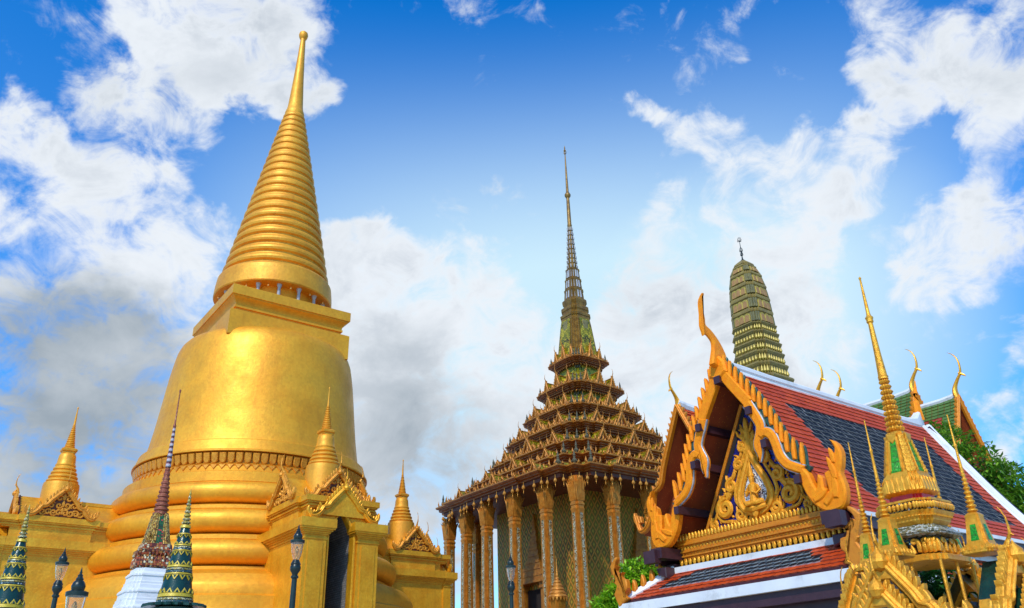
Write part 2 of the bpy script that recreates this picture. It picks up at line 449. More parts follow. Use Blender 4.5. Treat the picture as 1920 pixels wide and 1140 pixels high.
# ------------------------------------------------------------------ mesh building
class MB:
    def __init__(s):
        s.v, s.f, s.m = [], [], []

    def add(s, vs, fs, mi=0):
        o = len(s.v)
        s.v.extend([tuple(q) for q in vs])
        for f in fs:
            s.f.append([i + o for i in f])
            s.m.append(mi)

    def box(s, x0, x1, y0, y1, z0, z1, mi=0):
        s.add([(x0, y0, z0), (x1, y0, z0), (x1, y1, z0), (x0, y1, z0), (x0, y0, z1), (x1, y0, z1), (x1, y1, z1), (x0, y1, z1)],
              [(0, 3, 2, 1), (4, 5, 6, 7), (0, 1, 5, 4), (1, 2, 6, 5), (2, 3, 7, 6), (3, 0, 4, 7)], mi)

    def fbox(s, fr, a0, a1, b0, b1, c0, c1, mi=0):
        P = [(a0, b0, c0), (a1, b0, c0), (a1, b1, c0), (a0, b1, c0), (a0, b0, c1), (a1, b0, c1), (a1, b1, c1), (a0, b1, c1)]
        s.add([fr(*q) for q in P], [(0, 3, 2, 1), (4, 5, 6, 7), (0, 1, 5, 4), (1, 2, 6, 5), (2, 3, 7, 6), (3, 0, 4, 7)], mi)

    def lathe(s, prof, n=48, c=(0, 0, 0), mi=0, cap=True):
        vs, fs = [], []
        for r, z in prof:
            for i in range(n):
                a = 2 * pi * i / n
                vs.append((c[0] + r * cos(a), c[1] + r * sin(a), c[2] + z))
        k = len(prof)
        for j in range(k - 1):
            for i in range(n):
                i2 = (i + 1) % n
                fs.append((j * n + i, j * n + i2, (j + 1) * n + i2, (j + 1) * n + i))
        if cap:
            fs.append(tuple(range(n))[::-1])
            fs.append(tuple((k - 1) * n + i for i in range(n)))
        s.add(vs, fs, mi)

    def sweep(s, plan, prof, c=(0, 0, 0), mi=0, cap=True, mis=None):
        """plan = unit polygon; prof = [(scale, z)]"""
        n = len(plan)
        vs, k = [], len(prof)
        for sc, z in prof:
            for x, y in plan:
                vs.append((c[0] + x * sc, c[1] + y * sc, c[2] + z))
        for j in range(k - 1):
            fs = []
            for i in range(n):
                i2 = (i + 1) % n
                fs.append((j * n + i, j * n + i2, (j + 1) * n + i2, (j + 1) * n + i))
            if j == 0:
                s.add(vs, [], 0)
                base = len(s.v) - len(vs)
            q = mis[j] if mis else mi
            for f in fs:
                s.f.append([i + base for i in f])
                s.m.append(q)
        if cap:
            s.f.append([base + i for i in range(n)][::-1])
            s.m.append(mis[0] if mis else mi)
            s.f.append([base + (k - 1) * n + i for i in range(n)])
            s.m.append(mis[-1] if mis else mi)

    def tube(s, pts, rad, n=8, mi=0, flat=None, up=None):
        pts = [Vector(q) for q in pts]
        k = len(pts)
        if not hasattr(rad, '__len__'):
            rad = [rad] * k
        vs, fs = [], []
        ref = Vector(up) if up else None
        for j, q in enumerate(pts):
            t = (pts[min(j + 1, k - 1)] - pts[max(j - 1, 0)])
            if t.length < 1e-9:
                t = Vector((0, 0, 1))
            t.normalize()
            rf = ref if ref else (Vector((0, 0, 1)) if abs(t.z) < .95 else Vector((1, 0, 0)))
            a = t.cross(rf)
            if a.length < 1e-6:
                a = t.cross(Vector((.3, .9, .2)))
            a.normalize()
            b = a.cross(t)
            for i in range(n):
                w = 2 * pi * i / n
                vs.append(q + a * (cos(w) * rad[j]) + b * (sin(w) * rad[j] * (flat or 1)))
        for j in range(k - 1):
            for i in range(n):
                i2 = (i + 1) % n
                fs.append((j * n + i, j * n + i2, (j + 1) * n + i2, (j + 1) * n + i))
        fs.append(tuple(range(n))[::-1])
        fs.append(tuple((k - 1) * n + i for i in range(n)))
        s.add(vs, fs, mi)

    def plate(s, out, fr, c0, c1, bev=.02, mi=0, edge=None):
        """extruded outline with a chamfered front (c1) edge"""
        A = sum(out[i][0] * out[(i + 1) % len(out)][1] - out[(i + 1) % len(out)][0] * out[i][1] for i in range(len(out)))
        if A < 0:
            out = out[::-1]
        n = len(out)
        ins = []
        for i in range(n):
            p0, p1, p2 = out[i - 1], out[i], out[(i + 1) % n]
            n1 = Vector((-(p1[1] - p0[1]), p1[0] - p0[0]))
            n2 = Vector((-(p2[1] - p1[1]), p2[0] - p1[0]))
            if n1.length > 1e-9:
                n1.normalize()
            if n2.length > 1e-9:
                n2.normalize()
            q = n1 + n2
            if q.length < 1e-6:
                q = n1
            q.normalize()
            kk = bev / max(.45, q.dot(n1) if n1.length else 1)
            ins.append((p1[0] + q.x * kk, p1[1] + q.y * kk))
        sg = 1 if c1 > c0 else -1
        vs = [fr(a, b, c0) for a, b in out] + [fr(a, b, c1 - sg * min(bev, abs(c1 - c0) * .6)) for a, b in out] + [fr(a, b, c1) for a, b in ins]
        o = len(s.v)
        s.v.extend([tuple(q) for q in vs])
        side = edge if edge is not None else mi
        for i in range(n):
            j = (i + 1) % n
            s.f.append([o + i, o + j, o + n + j, o + n + i]); s.m.append(side)
            s.f.append([o + n + i, o + n + j, o + 2 * n + j, o + 2 * n + i]); s.m.append(side)
        s.f.append([o + 2 * n + i for i in range(n)]); s.m.append(mi)
        s.f.append([o + i for i in range(n)][::-1]); s.m.append(side)

    def build(s, name, mats, parent=None, sharp=32, smooth=True):
        me = bpy.data.meshes.new(name)
        me.from_pydata(s.v, [], s.f)
        if not isinstance(mats, (list, tuple)):
            mats = [mats]
        for q in mats:
            me.materials.append(MAT[q] if isinstance(q, str) else q)
        me.polygons.foreach_set('material_index', s.m)
        import bmesh
        bm = bmesh.new()
        bm.from_mesh(me)
        bmesh.ops.recalc_face_normals(bm, faces=bm.faces)
        bm.to_mesh(me)
        bm.free()
        me.polygons.foreach_set('use_smooth', [smooth] * len(me.polygons))
        if smooth:
            me.set_sharp_from_angle(angle=radians(sharp))
        me.update()
        o = bpy.data.objects.new(name, me)
        COL.objects.link(o)
        if parent:
            o.parent = parent
        return o


def thing(name, label, cat, loc=(0, 0, 0), rz=0., group=None):
    o = bpy.data.objects.new(name, None)
    COL.objects.link(o)
    o.empty_display_size = .2
    o.location = loc
    o.rotation_euler = (0, 0, rz)
    o['label'] = label
    o['category'] = cat
    if group:
        o['group'] = group
    return o


def struct(o, kind='structure'):
    o['kind'] = kind
    return o


def dup(o, parent, loc=None, rz=None, scale=None):
    c = o.copy()
    COL.objects.link(c)
    c.parent = parent
    if loc is not None:
        c.location = loc
    if rz is not None:
        c.rotation_euler = (0, 0, rz)
    if scale is not None:
        c.scale = scale if hasattr(scale, '__len__') else (scale,) * 3
    return c


def dup_tree(o, parent, loc=None, rz=None, scale=None):
    c = dup(o, parent, loc, rz, scale)
    for ch in [q for q in bpy.data.objects if q.parent == o]:
        dup(ch, c)
    return c


def FR(o, a, b, c):
    o, a, b, c = Vector(o), Vector(a), Vector(b), Vector(c)
    return lambda x, y, z=0.0: o + a * x + b * y + c * z


def ribbon(path, w):
    """outline of a band of given width(s) along a 2D path"""
    n = len(path)
    if not hasattr(w, '__len__'):
        w = [w] * n
    L, R = [], []
    for i, (x, y) in enumerate(path):
        x0, y0 = path[max(0, i - 1)]
        x1, y1 = path[min(n - 1, i + 1)]
        dx, dy = x1 - x0, y1 - y0
        l = hypot(dx, dy) or 1
        nx, ny = -dy / l, dx / l
        L.append((x + nx * w[i] / 2, y + ny * w[i] / 2))
        R.append((x - nx * w[i] / 2, y - ny * w[i] / 2))
    return L + R[::-1]


def spline(pts, n=6):
    """Catmull-Rom through points (any dimension)"""
    out = []
    P = [pts[0]] + list(pts) + [pts[-1]]
    for i in range(1, len(P) - 2):
        p0, p1, p2, p3 = P[i - 1], P[i], P[i + 1], P[i + 2]
        for j in range(n):
            t = j / n
            out.append(tuple(.5 * (2 * b + (c - a) * t + (2 * a - 5 * b + 4 * c - d) * t * t + (3 * b - a - 3 * c + d) * t ** 3) for a, b, c, d in zip(p0, p1, p2, p3)))
    out.append(tuple(pts[-1]))
    return out


def flame(x, y, ang, L, Wd, curl=.6, n=7):
    """leaf-flame outline rising from (x,y) in direction ang, curling by curl radians"""
    cx, cy = x, y
    C = []
    for i in range(n + 1):
        t = i / n
        a = ang + curl * (t - .3)
        w = Wd * .5 * ((1 - t) ** .75) * (.62 + 1.5 * t)
        C.append((cx, cy, a, w))
        cx += cos(a) * L / n
        cy += sin(a) * L / n
    l = [(c[0] - sin(c[2]) * c[3], c[1] + cos(c[2]) * c[3]) for c in C]
    r = [(c[0] + sin(c[2]) * c[3], c[1] - cos(c[2]) * c[3]) for c in C[:-1]]
    return l + r[::-1]


def arc(path):
    d = [0]
    for i in range(1, len(path)):
        d.append(d[-1] + hypot(path[i][0] - path[i - 1][0], path[i][1] - path[i - 1][1]))
    return d


def along(path, t):
    d = arc(path)
    s = t * d[-1]
    for i in range(1, len(path)):
        if d[i] >= s or i == len(path) - 1:
            q = (s - d[i - 1]) / max(1e-9, d[i] - d[i - 1])
            a, b = path[i - 1], path[i]
            l = hypot(b[0] - a[0], b[1] - a[1]) or 1
            return (a[0] + (b[0] - a[0]) * q, a[1] + (b[1] - a[1]) * q, (b[0] - a[0]) / l, (b[1] - a[1]) / l)


def scroll(mb, fr, x, y, r, a0=0., d=1, turns=1.35, w=.05, c=.03, n=16, mi=0, flat=.8):
    """kranok scroll: a tapering spiral in relief with a pointed leaf on its back"""
    pts, rad = [], []
    for i in range(n + 1):
        t = i / n
        a = a0 + d * turns * 2 * pi * t
        q = r * (1 - .86 * t)
        pts.append(fr(x + q * cos(a), y + q * sin(a), c + .6 * w * sin(pi * t)))
        rad.append(w * (.55 + .75 * sin(pi * (.25 + .6 * t))))
    up = fr(0, 0, 1) - fr(0, 0, 0)
    mb.tube(pts, rad, 6, mi, flat, up)


def redent(steps):
    """square plan with stepped corners; steps = corner staircase in the first quadrant from (+x side) to (+y side)"""
    out = []
    for q in range(4):
        for x, y in steps:
            for _ in range(q):
                x, y = -y, x
            out.append((x, y))
    return out


PLAN_SQ = [(1, -1), (1, 1), (-1, 1), (-1, -1)]
PLAN_R3 = redent([(1, .64), (.88, .64), (.88, .76), (.76, .76), (.76, .88), (.64, .88), (.64, 1)])
PLAN_R2 = redent([(1, .74), (.87, .74), (.87, .87), (.74, .87), (.74, 1)])
PLAN_MON = redent([(.95, .34), (.935, .34), (.935, .58), (.90, .58), (.90, .75), (.825, .75), (.825, .825), (.75, .825), (.75, .90), (.58, .90), (.58, .935), (.34, .935), (.34, .95)])

CHOFA = [(-.44, .02), (-.34, .33), (-.26, .59), (-.26, .79), (-.37, .91), (-.49, .98), (-.6, .90), (-.64, 1.04), (-.69, 1.22), (-.64, 1.59), (-.63, 1.89), (-.58, 2.11), (-.39, 2.39), (-.29, 2.39), (-.35, 2.27), (-.46, 2.04), (-.44, 1.79), (-.42, 1.49), (-.43, 1.29), (-.25, 1.19), (-.02, .99), (.19, .70), (.32, .34), (.2, .06), (-.07, -.06)]
CHOFA = spline(CHOFA + [CHOFA[0]], 2)[:-1]


def chofa(mb, base, inward, side, s=1., t=.2, mi=0, out=CHOFA):
    fr = FR(base, Vector(inward) * s, (0, 0, s), Vector(side))
    n = len(out)
    cx = sum(q[0] for q in out) / n
    # lens-like section, thinning towards the tip
    i0 = len(mb.v)
    mb.plate(out, fr, 0, t * .5 * s, .05, mi)
    mb.plate(out, fr, 0, -t * .5 * s, .05, mi)
    sv, bv = Vector(side).normalized(), Vector(base)
    for i in range(i0, len(mb.v)):
        q = Vector(mb.v[i])
        h = max(0, min(1, (q.z - bv.z) / (2.4 * s)))
        d = (q - bv).dot(sv)
        mb.v[i] = tuple(q - sv * d * (.86 * h ** .6))


def small_chofa(mb, base, inward, s, mi=0, n=6):
    b, i = Vector(base), Vector(inward)
    P = [(0.12, -.05), (.02, .3), (-.14, .62), (-.28, .85), (-.30, 1.2), (-.28, 1.6), (-.18, 1.95), (-.02, 2.2)]
    mb.tube([b + i * (x * s) + Vector((0, 0, z * s)) for x, z in P], [.2 * s, .17 * s, .10 * s, .09 * s, .055 * s, .045 * s, .035 * s, .012 * s], n, mi)
    mb.tube([b + i * (-.26 * s) + Vector((0, 0, .88 * s)), b + i * (-.46 * s) + Vector((0, 0, .78 * s))], [.07 * s, .015 * s], n, mi)


def slim_chofa(mb, base, inward, s, mi=0):
    b, i = Vector(base), Vector(inward)
    P = spline([(0.0, -.1), (.06, .25), (.0, .55), (-.22, .9), (-.44, 1.2), (-.50, 1.6), (-.46, 1.95), (-.30, 2.25), (-.05, 2.45)], 3)
    n = len(P)
    rad = [.20, .215, .22, .215, .2, .18, .16, .14, .125, .115, .105, .098, .09, .085, .08, .075, .07, .065, .06, .053, .046, .038, .03, .02, .01]
    mb.tube([b + i * (x * s) + Vector((0, 0, z * s)) for x, z in P], [r * s for r in rad[:n]], 8, mi, .6, i)
    mb.tube([b + i * (-.36 * s) + Vector((0, 0, 1.2 * s)), b + i * (-.62 * s) + Vector((0, 0, 1.0 * s)), b + i * (-.66 * s) + Vector((0, 0, .92 * s))], [.08 * s, .05 * s, .01 * s], 6, mi)


def barge_path(Wd, H):
    """half outline of a curving naga bargeboard from apex to eave end"""
    P = [(0, H), (.22 * Wd, .74 * H), (.42 * Wd, .50 * H), (.50 * Wd, .37 * H), (.58 * Wd, .33 * H), (.66 * Wd, .30 * H), (.74 * Wd, .15 * H), (.86 * Wd, .03 * H), (1.0 * Wd, .0 * H), (1.06 * Wd, .08 * H)]
    return spline(P, 4)


def gable_front(fr, Wd, H, n_fl, board=.1, thick=.08, fl=.2, mb=None, mi=0, end=.35, ball=True):
    """bargeboards with flame crest and upturned ends, in plane frame fr (a right, b up, c out)"""
    mb = mb or MB()
    P = barge_path(Wd, H)
    for sg in (1, -1):
        Q = [(sg * x, y) for x, y in P]
        mb.plate(ribbon(Q, board), fr, -thick * .5, thick * .5, board * .18, mi)
        mb.plate(ribbon([(x * 1.0, y + board * .12) for x, y in Q], board * .3), fr, 0, thick * .72, board * .1, mi)
        for i in range(n_fl):
            x, y, tx, ty = along(Q, .07 + .80 * i / (n_fl - 1))
            nx, ny = (-ty, tx) if sg < 0 else (ty, -tx)
            if ny < 0:
                nx, ny = -nx, -ny
            ax, ay = nx * .8 - tx * .75, ny * .8 - ty * .75
            mb.plate(flame(x + nx * board * .4, y + ny * board * .4, atan2(ay, ax), fl, fl * .5, -.5 * sg), fr, -thick * .3, thick * .3, fl * .07, mi)
        ex, ey = Q[-1]
        a0 = pi / 2 - sg * .35
        mb.plate(flame(ex, ey - board * .4, a0, end, end * .34, .9 * sg), fr, -thick * .45, thick * .45, end * .05, mi)
        mb.plate(flame(ex - sg * end * .2, ey - board * .3, a0, end * .7, end * .28, .7 * sg), fr, -thick * .45, thick * .45, end * .05, mi)
        mb.plate(flame(ex - sg * end * .42, ey - board * .2, a0 + .2 * sg, end * .5, end * .24, .6 * sg), fr, -thick * .45, thick * .45, end * .05, mi)
    if ball:
        o = fr(0, H, thick * .5)
        r = board * .75
        mb.lathe([(.02 * r, -1.1 * r), (.7 * r, -.75 * r), (r, -.1 * r), (.75 * r, .55 * r), (.2 * r, 1.1 * r), (.02 * r, 1.5 * r)], 10, o, mi)
    return mb


def tympanum(fr, Wd, H, mbg, mbc, w=.03, mi_b=0, mi_c=0, c=0., rows=3):
    """flat panel + carved scrolls that fill a gable"""
    out = [(-Wd * .92, 0), (Wd * .92, 0), (Wd * .6, H * .36), (Wd * .42, H * .52), (0, H * .97), (-Wd * .42, H * .52), (-Wd * .6, H * .36)]
    mbg.plate(out, fr, c - .05, c, .005, mi_b)
    r = H / (rows * 2.3)
    for j in range(rows + 1):
        y = H * (.10 + .26 * j)
        lim = Wd * .86 * (1 - y / H) - r * .5
        k = max(1, int(lim / (r * 1.15)))
        if y > H * .86:
            break
        for i in range(k):
            x = (i + .5) * lim / k + r * .12
            for sg in (1, -1):
                scroll(mbc, fr, sg * x, y + r * .3, r * .9, (pi if sg > 0 else 0) + (.7 if j % 2 else -.4), sg * (1 if (i + j) % 2 else -1), 1.3, w, c + w * .4, 11, mi_c)
    for j in range(rows):
        y = H * (.08 + .27 * j)
        mbc.plate(flame(0, y, pi / 2, H * .27, H * .12, 0), fr, c, c + w * 1.4, w * .5, mi_c)

TH = radians(36.8557)                     # all temple buildings share one grid: local x = u, local y = v
UX, VX = Vector((cos(TH), sin(TH), 0)), Vector((-sin(TH), cos(TH), 0))

# ================================================================== setting
g = MB()
g.box(-900, 900, -300, 1500, -1, 0)
struct(g.build('ground', 'paving'))
g = MB()
P0 = Vector((-12.199, 38.094, 0))        # centre of the golden stupa
t_o = g
fr = FR(P0, UX, (0, 0, 1), VX)
g.fbox(fr, -13, 50, .004, 2.2, -12.2, 14)
struct(g.build('terrace', 'paving'))


# ================================================================== golden stupa
def make_stupa():
    t = thing('golden_stupa', 'huge golden bell-shaped stupa with a tall ringed spire', 'stupa', P0, TH)
    b = MB()
    base = [(8.3, 2.2), (8.3, 3.2), (8.1, 3.3), (7.75, 3.5), (7.65, 4.6), (7.6, 4.75), (7.6, 5.55), (7.5, 5.62), (7.5, 5.92), (7.44, 6.05), (7.2, 6.35), (6.75, 6.52), (6.4, 6.62), (6.4, 6.72)]

    def torus(r0, r1, z0, z1, k=10):
        zc, h = (z0 + z1) / 2, (z1 - z0) / 2
        return [(r0 + (r1 - r0) * max(0, cos(a)) ** .75, zc + h * sin(a)) for a in [-pi / 2 + pi * i / k for i in range(k + 1)]]
    base += torus(6.12, 6.73, 6.78, 7.72) + [(6.16, 7.76), (6.16, 7.92), (6.0, 7.96), (5.86, 8.0)]
    base += torus(5.72, 6.27, 8.04, 8.95) + [(5.76, 9.0), (5.76, 9.13), (5.6, 9.17), (5.5, 9.22)]
    base += torus(5.34, 5.82, 9.27, 10.12) + [(5.40, 10.16), (5.40, 10.55), (5.22, 10.62), (5.02, 10.66), (5.02, 10.86)]
    b.lathe(base, 128)
    b.build('base_moulding', 'gold', t, 28)
    # lotus frieze under the bell
    f = MB()
    f.lathe([(4.9, 10.82), (5.0, 10.86), (5.06, 10.95), (4.98, 11.0), (4.92, 11.02), (4.92, 11.42), (5.1, 11.46)], 96)
    N = 96
    for i in range(N):
        a = 2 * pi * i / N
        ca, sa = cos(a), sin(a)
        fr = FR((4.9 * ca, 4.9 * sa, 11.0), (-sa, ca, 0), Vector((ca * .25, sa * .25, 1)).normalized(), (ca, sa, -.2))
        w = 2 * pi * 4.95 / N
        f.plate([(-w * .44, .44), (-w * .44, .14), (-w * .3, .03), (0, -.02), (w * .3, .03), (w * .44, .14), (w * .44, .44)], fr, -.02, .14, .035)
        f.plate([(-w * .5, -.03), (0, -.24), (w * .5, -.03)], FR((5.0 * ca, 5.0 * sa, 10.96), (-sa, ca, 0), (0, 0, 1), (ca, sa, 0)), -.03, .06, .02)
    f.build('lotus_frieze', 'gold_dark', t)
    bl = MB()
    bell = [(5.0, 11.45), (5.2, 11.46), (5.2, 11.52), (5.14, 11.56), (5.02, 11.98), (4.97, 12.02), (4.78, 12.06)]
    bell += [(4.74, 12.2), (4.66, 12.7), (4.56, 13.4), (4.46, 14.3), (4.37, 15.2), (4.27, 16.1), (4.18, 16.7), (4.11, 17.1), (4.0, 17.4), (3.86, 17.58), (3.62, 17.71), (3.2, 17.78), (2.4, 17.8)]
    bl.lathe(bell, 128)
    bl.build('bell', 'gold', t, 24)
    h = MB()
    hp = [(2.96, 17.2), (2.96, 18.42), (2.9, 18.46), (2.72, 18.48), (2.62, 18.5), (2.62, 18.66), (2.70, 18.68), (2.70, 18.78), (2.66, 18.8), (2.68, 18.92), (2.78, 19.08), (2.90, 19.16), (2.90, 19.2), (2.96, 19.22), (2.96, 19.68), (2.9, 19.72), (2.0, 19.73)]
    h.sweep(PLAN_SQ, hp)
    h.build('square_block', 'gold', t)
    d = MB()
    d.lathe([(2.25, 19.6), (2.25, 20.5)], 64)
    d.build('drum', 'gold', t)
    cm = MB()
    cm.lathe([(.12, 0), (.12, .06), (.085, .1), (.075, .62), (.085, .64), (.12, .74), (.13, .8)], 10)
    c0 = None
    for i in range(16):
        a = 2 * pi * (i + .35) / 16
        pos = (2.52 * cos(a), 2.52 * sin(a), 19.7)
        if c0 is None:
            c0 = cm.build('colonnade_column', 'grey_col', t)
            c0.location = pos
        else:
            dup(c0, t, pos)
    lm = MB()
    lm.lathe([(.012, .12), (.015, .05), (.05, .0), (.045, -.05), (.01, -.08)], 8)
    l0 = None
    for i in range(16):
        a = 2 * pi * (i + .85) / 16
        pos = (2.72 * cos(a), 2.72 * sin(a), 20.32)
        if l0 is None:
            l0 = lm.build('hanging_bell', 'bell', t)
            l0.location = pos
        else:
            dup(l0, t, pos)
    s = MB()
    sp = [(2.2, 20.5), (2.88, 20.5), (2.92, 20.56), (2.9, 21.0), (2.84, 21.5), (2.76, 21.62), (2.62, 21.68)]
    # tapering rings
    nr, z0, z1, r0, r1 = 21, 21.7, 32.55, 2.66, .55
    for i in range(nr):
        q, q2 = i / nr, (i + 1) / nr
        za, zb = z0 + (z1 - z0) * (1 - (1 - q) ** 1.14), z0 + (z1 - z0) * (1 - (1 - q2) ** 1.14)
        ra = r0 + (r1 - r0) * (za - z0) / (z1 - z0)
        hh = zb - za
        k = .11 * (.35 + ra / 2.6)
        sp += [(ra - k, za), (ra - k, za + hh * .22), (ra - k * .25, za + hh * .32), (ra, za + hh * .5), (ra - k * .1, za + hh * .68), (ra - k * .7, za + hh * .86)]
    sp += [(.52, 32.6), (.54, 32.75), (.50, 32.9), (.47, 32.95), (.42, 33.3), (.30, 35.2), (.20, 37.2), (.15, 38.35), (.15, 38.42), (.21, 38.5), (.25, 38.62), (.27, 38.74), (.24, 38.9), (.15, 39.0), (.04, 39.06)]
    s.lathe(sp, 72)
    s.build('spire', 'gold_spire', t, 24)
    # three visible gate porches
    for k, (cx, cy, rz) in enumerate([(0, -7.84, 0), (-7.84, 0, -pi / 2), (7.84, 0, pi / 2)]):
        if k == 0:
            p0 = make_porch(t)
            p0.location = (cx, cy, 0)
        else:
            dup_tree(p0, t, (cx, cy, 0), rz)
    return t


def moulded(mb, x0, x1, y0, y1, z0, z1, steps, mi=0):
    """stack of boxes: steps = [(outset, za, zb)]"""
    for o, a, b in steps:
        mb.box(x0 - o, x1 + o, y0 - o, y1 + 0, a, b, mi)


def make_porch(parent):
    w = MB()
    XW, YF, YB = 1.30, -1.98, 5.0
    # front wall with a pointed doorway cut through it
    fr = FR((0, YF, 0), (1, 0, 0), (0, 0, 1), (0, -1, 0))
    out = [(-XW, 2.2), (-.47, 2.2), (-.47, 7.5), (0, 8.3), (.47, 7.5), (.47, 2.2), (XW, 2.2), (XW, 7.9), (1.1, 8.1), (0, 9.05), (-1.1, 8.1), (-XW, 7.9)]
    w.plate(out, fr, -.35, 0, .015)
    # rim round the doorway
    rim = [(-.47, 2.2), (-.47, 7.5), (0, 8.3), (.47, 7.5), (.47, 2.2)]
    w.plate(ribbon([(x * 1.09, z + (.08 if z > 7.6 else .02)) for x, z in rim], .085), fr, -.03, .05, .015)
    # pilasters
    for sg in (-1, 1):
        xa, xb = sorted((sg * .60, sg * 1.42))
        w.box(xa, xb, YF - .12, YF + .3, 2.2, 7.18)
        w.box(xa + .14, xb - .14, YF - .15, YF, 2.2, 7.1)
        for o, za, zb in [(.03, 7.18, 7.25), (.0, 7.25, 7.33), (.05, 7.33, 7.38), (.10, 7.38, 7.44), (.16, 7.44, 7.5), (.22, 7.5, 7.56), (.25, 7.56, 7.86)]:
            w.box(xa - o, xb + o, YF - .12 - o, YF + .3, za, zb)
        # side walls
        xs = sorted((sg * 1.0, sg * 1.36))
        w.box(xs[0], xs[1], YF + .3, YB, 2.2, 7.3)
        for o, za, zb in [(.04, 7.3, 7.38), (.09, 7.38, 7.44), (.16, 7.44, 7.5), (.24, 7.5, 7.56), (.30, 7.56, 7.88)]:
            w.box(min(xs[0], xs[1] + 0) - (o if sg < 0 else -.0), xs[1] + (o if sg > 0 else 0), YF + .3, YB, za, zb)
    # upper block with its own cornice; breaks forward under the side pediments
    for sg in (-1, 1):
        xs = sorted((sg * .52, sg * 1.24))
        w.box(xs[0], xs[1], -1.60, YB, 7.6, 8.32)
    for o, za, zb in [(.03, 8.30, 8.36), (.09, 8.36, 8.42), (.06, 8.42, 8.46), (.14, 8.46, 8.52), (.2, 8.52, 8.72)]:
        w.box(-1.24 - o, 1.24 + o, -1.86 - o, YB, za, zb)
    for sg in (-1, 1):
        xs = sorted((sg * .56, sg * 1.36))
        w.box(xs[0], xs[1], -1.22, 1.22, 7.86, 8.32)
    for o, za, zb in [(.03, 8.30, 8.363), (.09, 8.363, 8.423), (.06, 8.423, 8.463), (.14, 8.463, 8.523), (.2, 8.523, 8.745)]:
        w.box(-1.36 - o, 1.36 + o, -1.22 - o, 1.22 + o, za, zb)
    # roofs: cross gables, long ridge back to the stupa, lower portal roof

    def roof_y(hw, zb, zr, y0, y1):
        w.add([(-hw, y0, zb), (0, y0, zr), (hw, y0, zb), (-hw, y1, zb), (0, y1, zr), (hw, y1, zb), (-hw * .5, y0, zb + (zr - zb) * .42), (hw * .5, y0, zb + (zr - zb) * .42), (-hw * .5, y1, zb + (zr - zb) * .42), (hw * .5, y1, zb + (zr - zb) * .42)],
              [(0, 6, 8, 3), (6, 1, 4, 8), (1, 7, 9, 4), (7, 2, 5, 9), (0, 2, 7, 1, 6), (3, 8, 4, 9, 5)])

    def roof_x(hw, zb, zr, x0, x1):
        n0 = len(w.v)
        roof_y(hw, zb, zr, x0, x1)
        w.v[n0:] = [(y, x, z) for x, y, z in w.v[n0:]]
    roof_y(1.0, 8.72, 9.72, -1.35, .2)
    roof_x(1.0, 8.735, 9.73, -1.45, 1.45)
    roof_y(1.18, 8.722, 9.62, 0.3, YB)
    w.box(-.07, .07, .3, YB, 9.58, 9.72)
    roof_y(.95, 8.05, 8.95, -2.1, -1.2)
    p = w.build('porch', 'gold_porch', parent)
    # doorway interior
    r = MB()
    fr2 = FR((0, 0, 0), (1, 0, 0), (0, 0, 1), (0, -1, 0))
    rec = [(-.47, 2.25), (-.47, 7.5), (0, 8.28), (.47, 7.5), (.47, 2.25)]
    n = len(rec)
    vs = [fr2(a, b, 1.66) for a, b in rec] + [fr2(a, b, -1.6) for a, b in rec]
    r.add(vs, [(i, i + 1, n + i + 1, n + i) for i in range(n - 1)] + [tuple(range(n, 2 * n))] + [(n - 1, 0, n, 2 * n - 1)])
    r.build('doorway_recess', 'brick', p, smooth=False)
    # gables
    gb = MB()
    gc = MB()
    for (o, a, c, hw, H, nf) in [((0, -1.5, 8.74), (1, 0, 0), (0, -1, 0), 1.12, 1.05, 11), ((-1.6, 0, 8.76), (0, -1, 0), (-1, 0, 0), 1.12, 1.05, 11), ((1.6, 0, 8.76), (0, 1, 0), (1, 0, 0), 1.12, 1.05, 11)]:
        fr = FR(o, a, (0, 0, 1), c)
        gable_front(fr, hw, H, nf, .15, .12, .19, gb)
        tympanum(FR(Vector(o) - Vector(c) * .1, a, (0, 0, 1), c), hw * .95, H, gc, gb, .032, 0, 0, 0)
        cc = Vector(c)
        small_chofa(gb, Vector(o) + Vector((0, 0, H + .05)), -cc, .34)
    gb.build('carved_gable', 'gold_dark', p)
    gc.build('gable_panel', 'carve_back', p)
    gp = MB()
    gable_front(FR((0, -2.12, 7.95), (1, 0, 0), (0, 0, 1), (0, -1, 0)), 1.22, 1.12, 12, .17, .14, .2, gp)
    small_chofa(gp, (0, -2.1, 9.12), (0, 1, 0), .32)
    gp.build('portal_gable', 'gold_porch', p)
    # crowning miniature stupa
    c = MB()
    pr = [(.68, 8.6), (.68, 10.2), (.66, 10.34), (.62, 10.36)]
    z = 10.36
    for r in (.60, .545, .49, .435):
        pr += [(r - .05, z), (r, z + .05), (r, z + .1), (r - .05, z + .15)]
        z += .17
    pr += [(.37, 11.04), (.39, 11.1), (.36, 11.16), (.345, 11.2), (.335, 11.35), (.32, 11.5), (.27, 11.6), (.24, 11.62)]
    c.lathe(pr, 40)
    c.sweep(PLAN_R2, [(.24, 11.6), (.24, 11.66), (.29, 11.7), (.30, 11.78), (.24, 11.82), (.2, 11.84)])
    pr = [(.2, 11.83)]
    z, n = 11.86, 12
    for i in range(n):
        r = .2 - .145 * i / n
        hgt = .08
        pr += [(r - .03, z), (r, z + hgt * .3), (r, z + hgt * .6), (r - .03, z + hgt * .9)]
        z += hgt
    pr += [(.05, z), (.045, z + .1), (.02, z + .72), (.03, z + .75), (.03, z + .79), (.005, z + .83)]
    c.lathe(pr, 24)
    c.build('porch_spire', 'gold_dark' if False else 'gold_spire', p)
    return p


make_stupa()


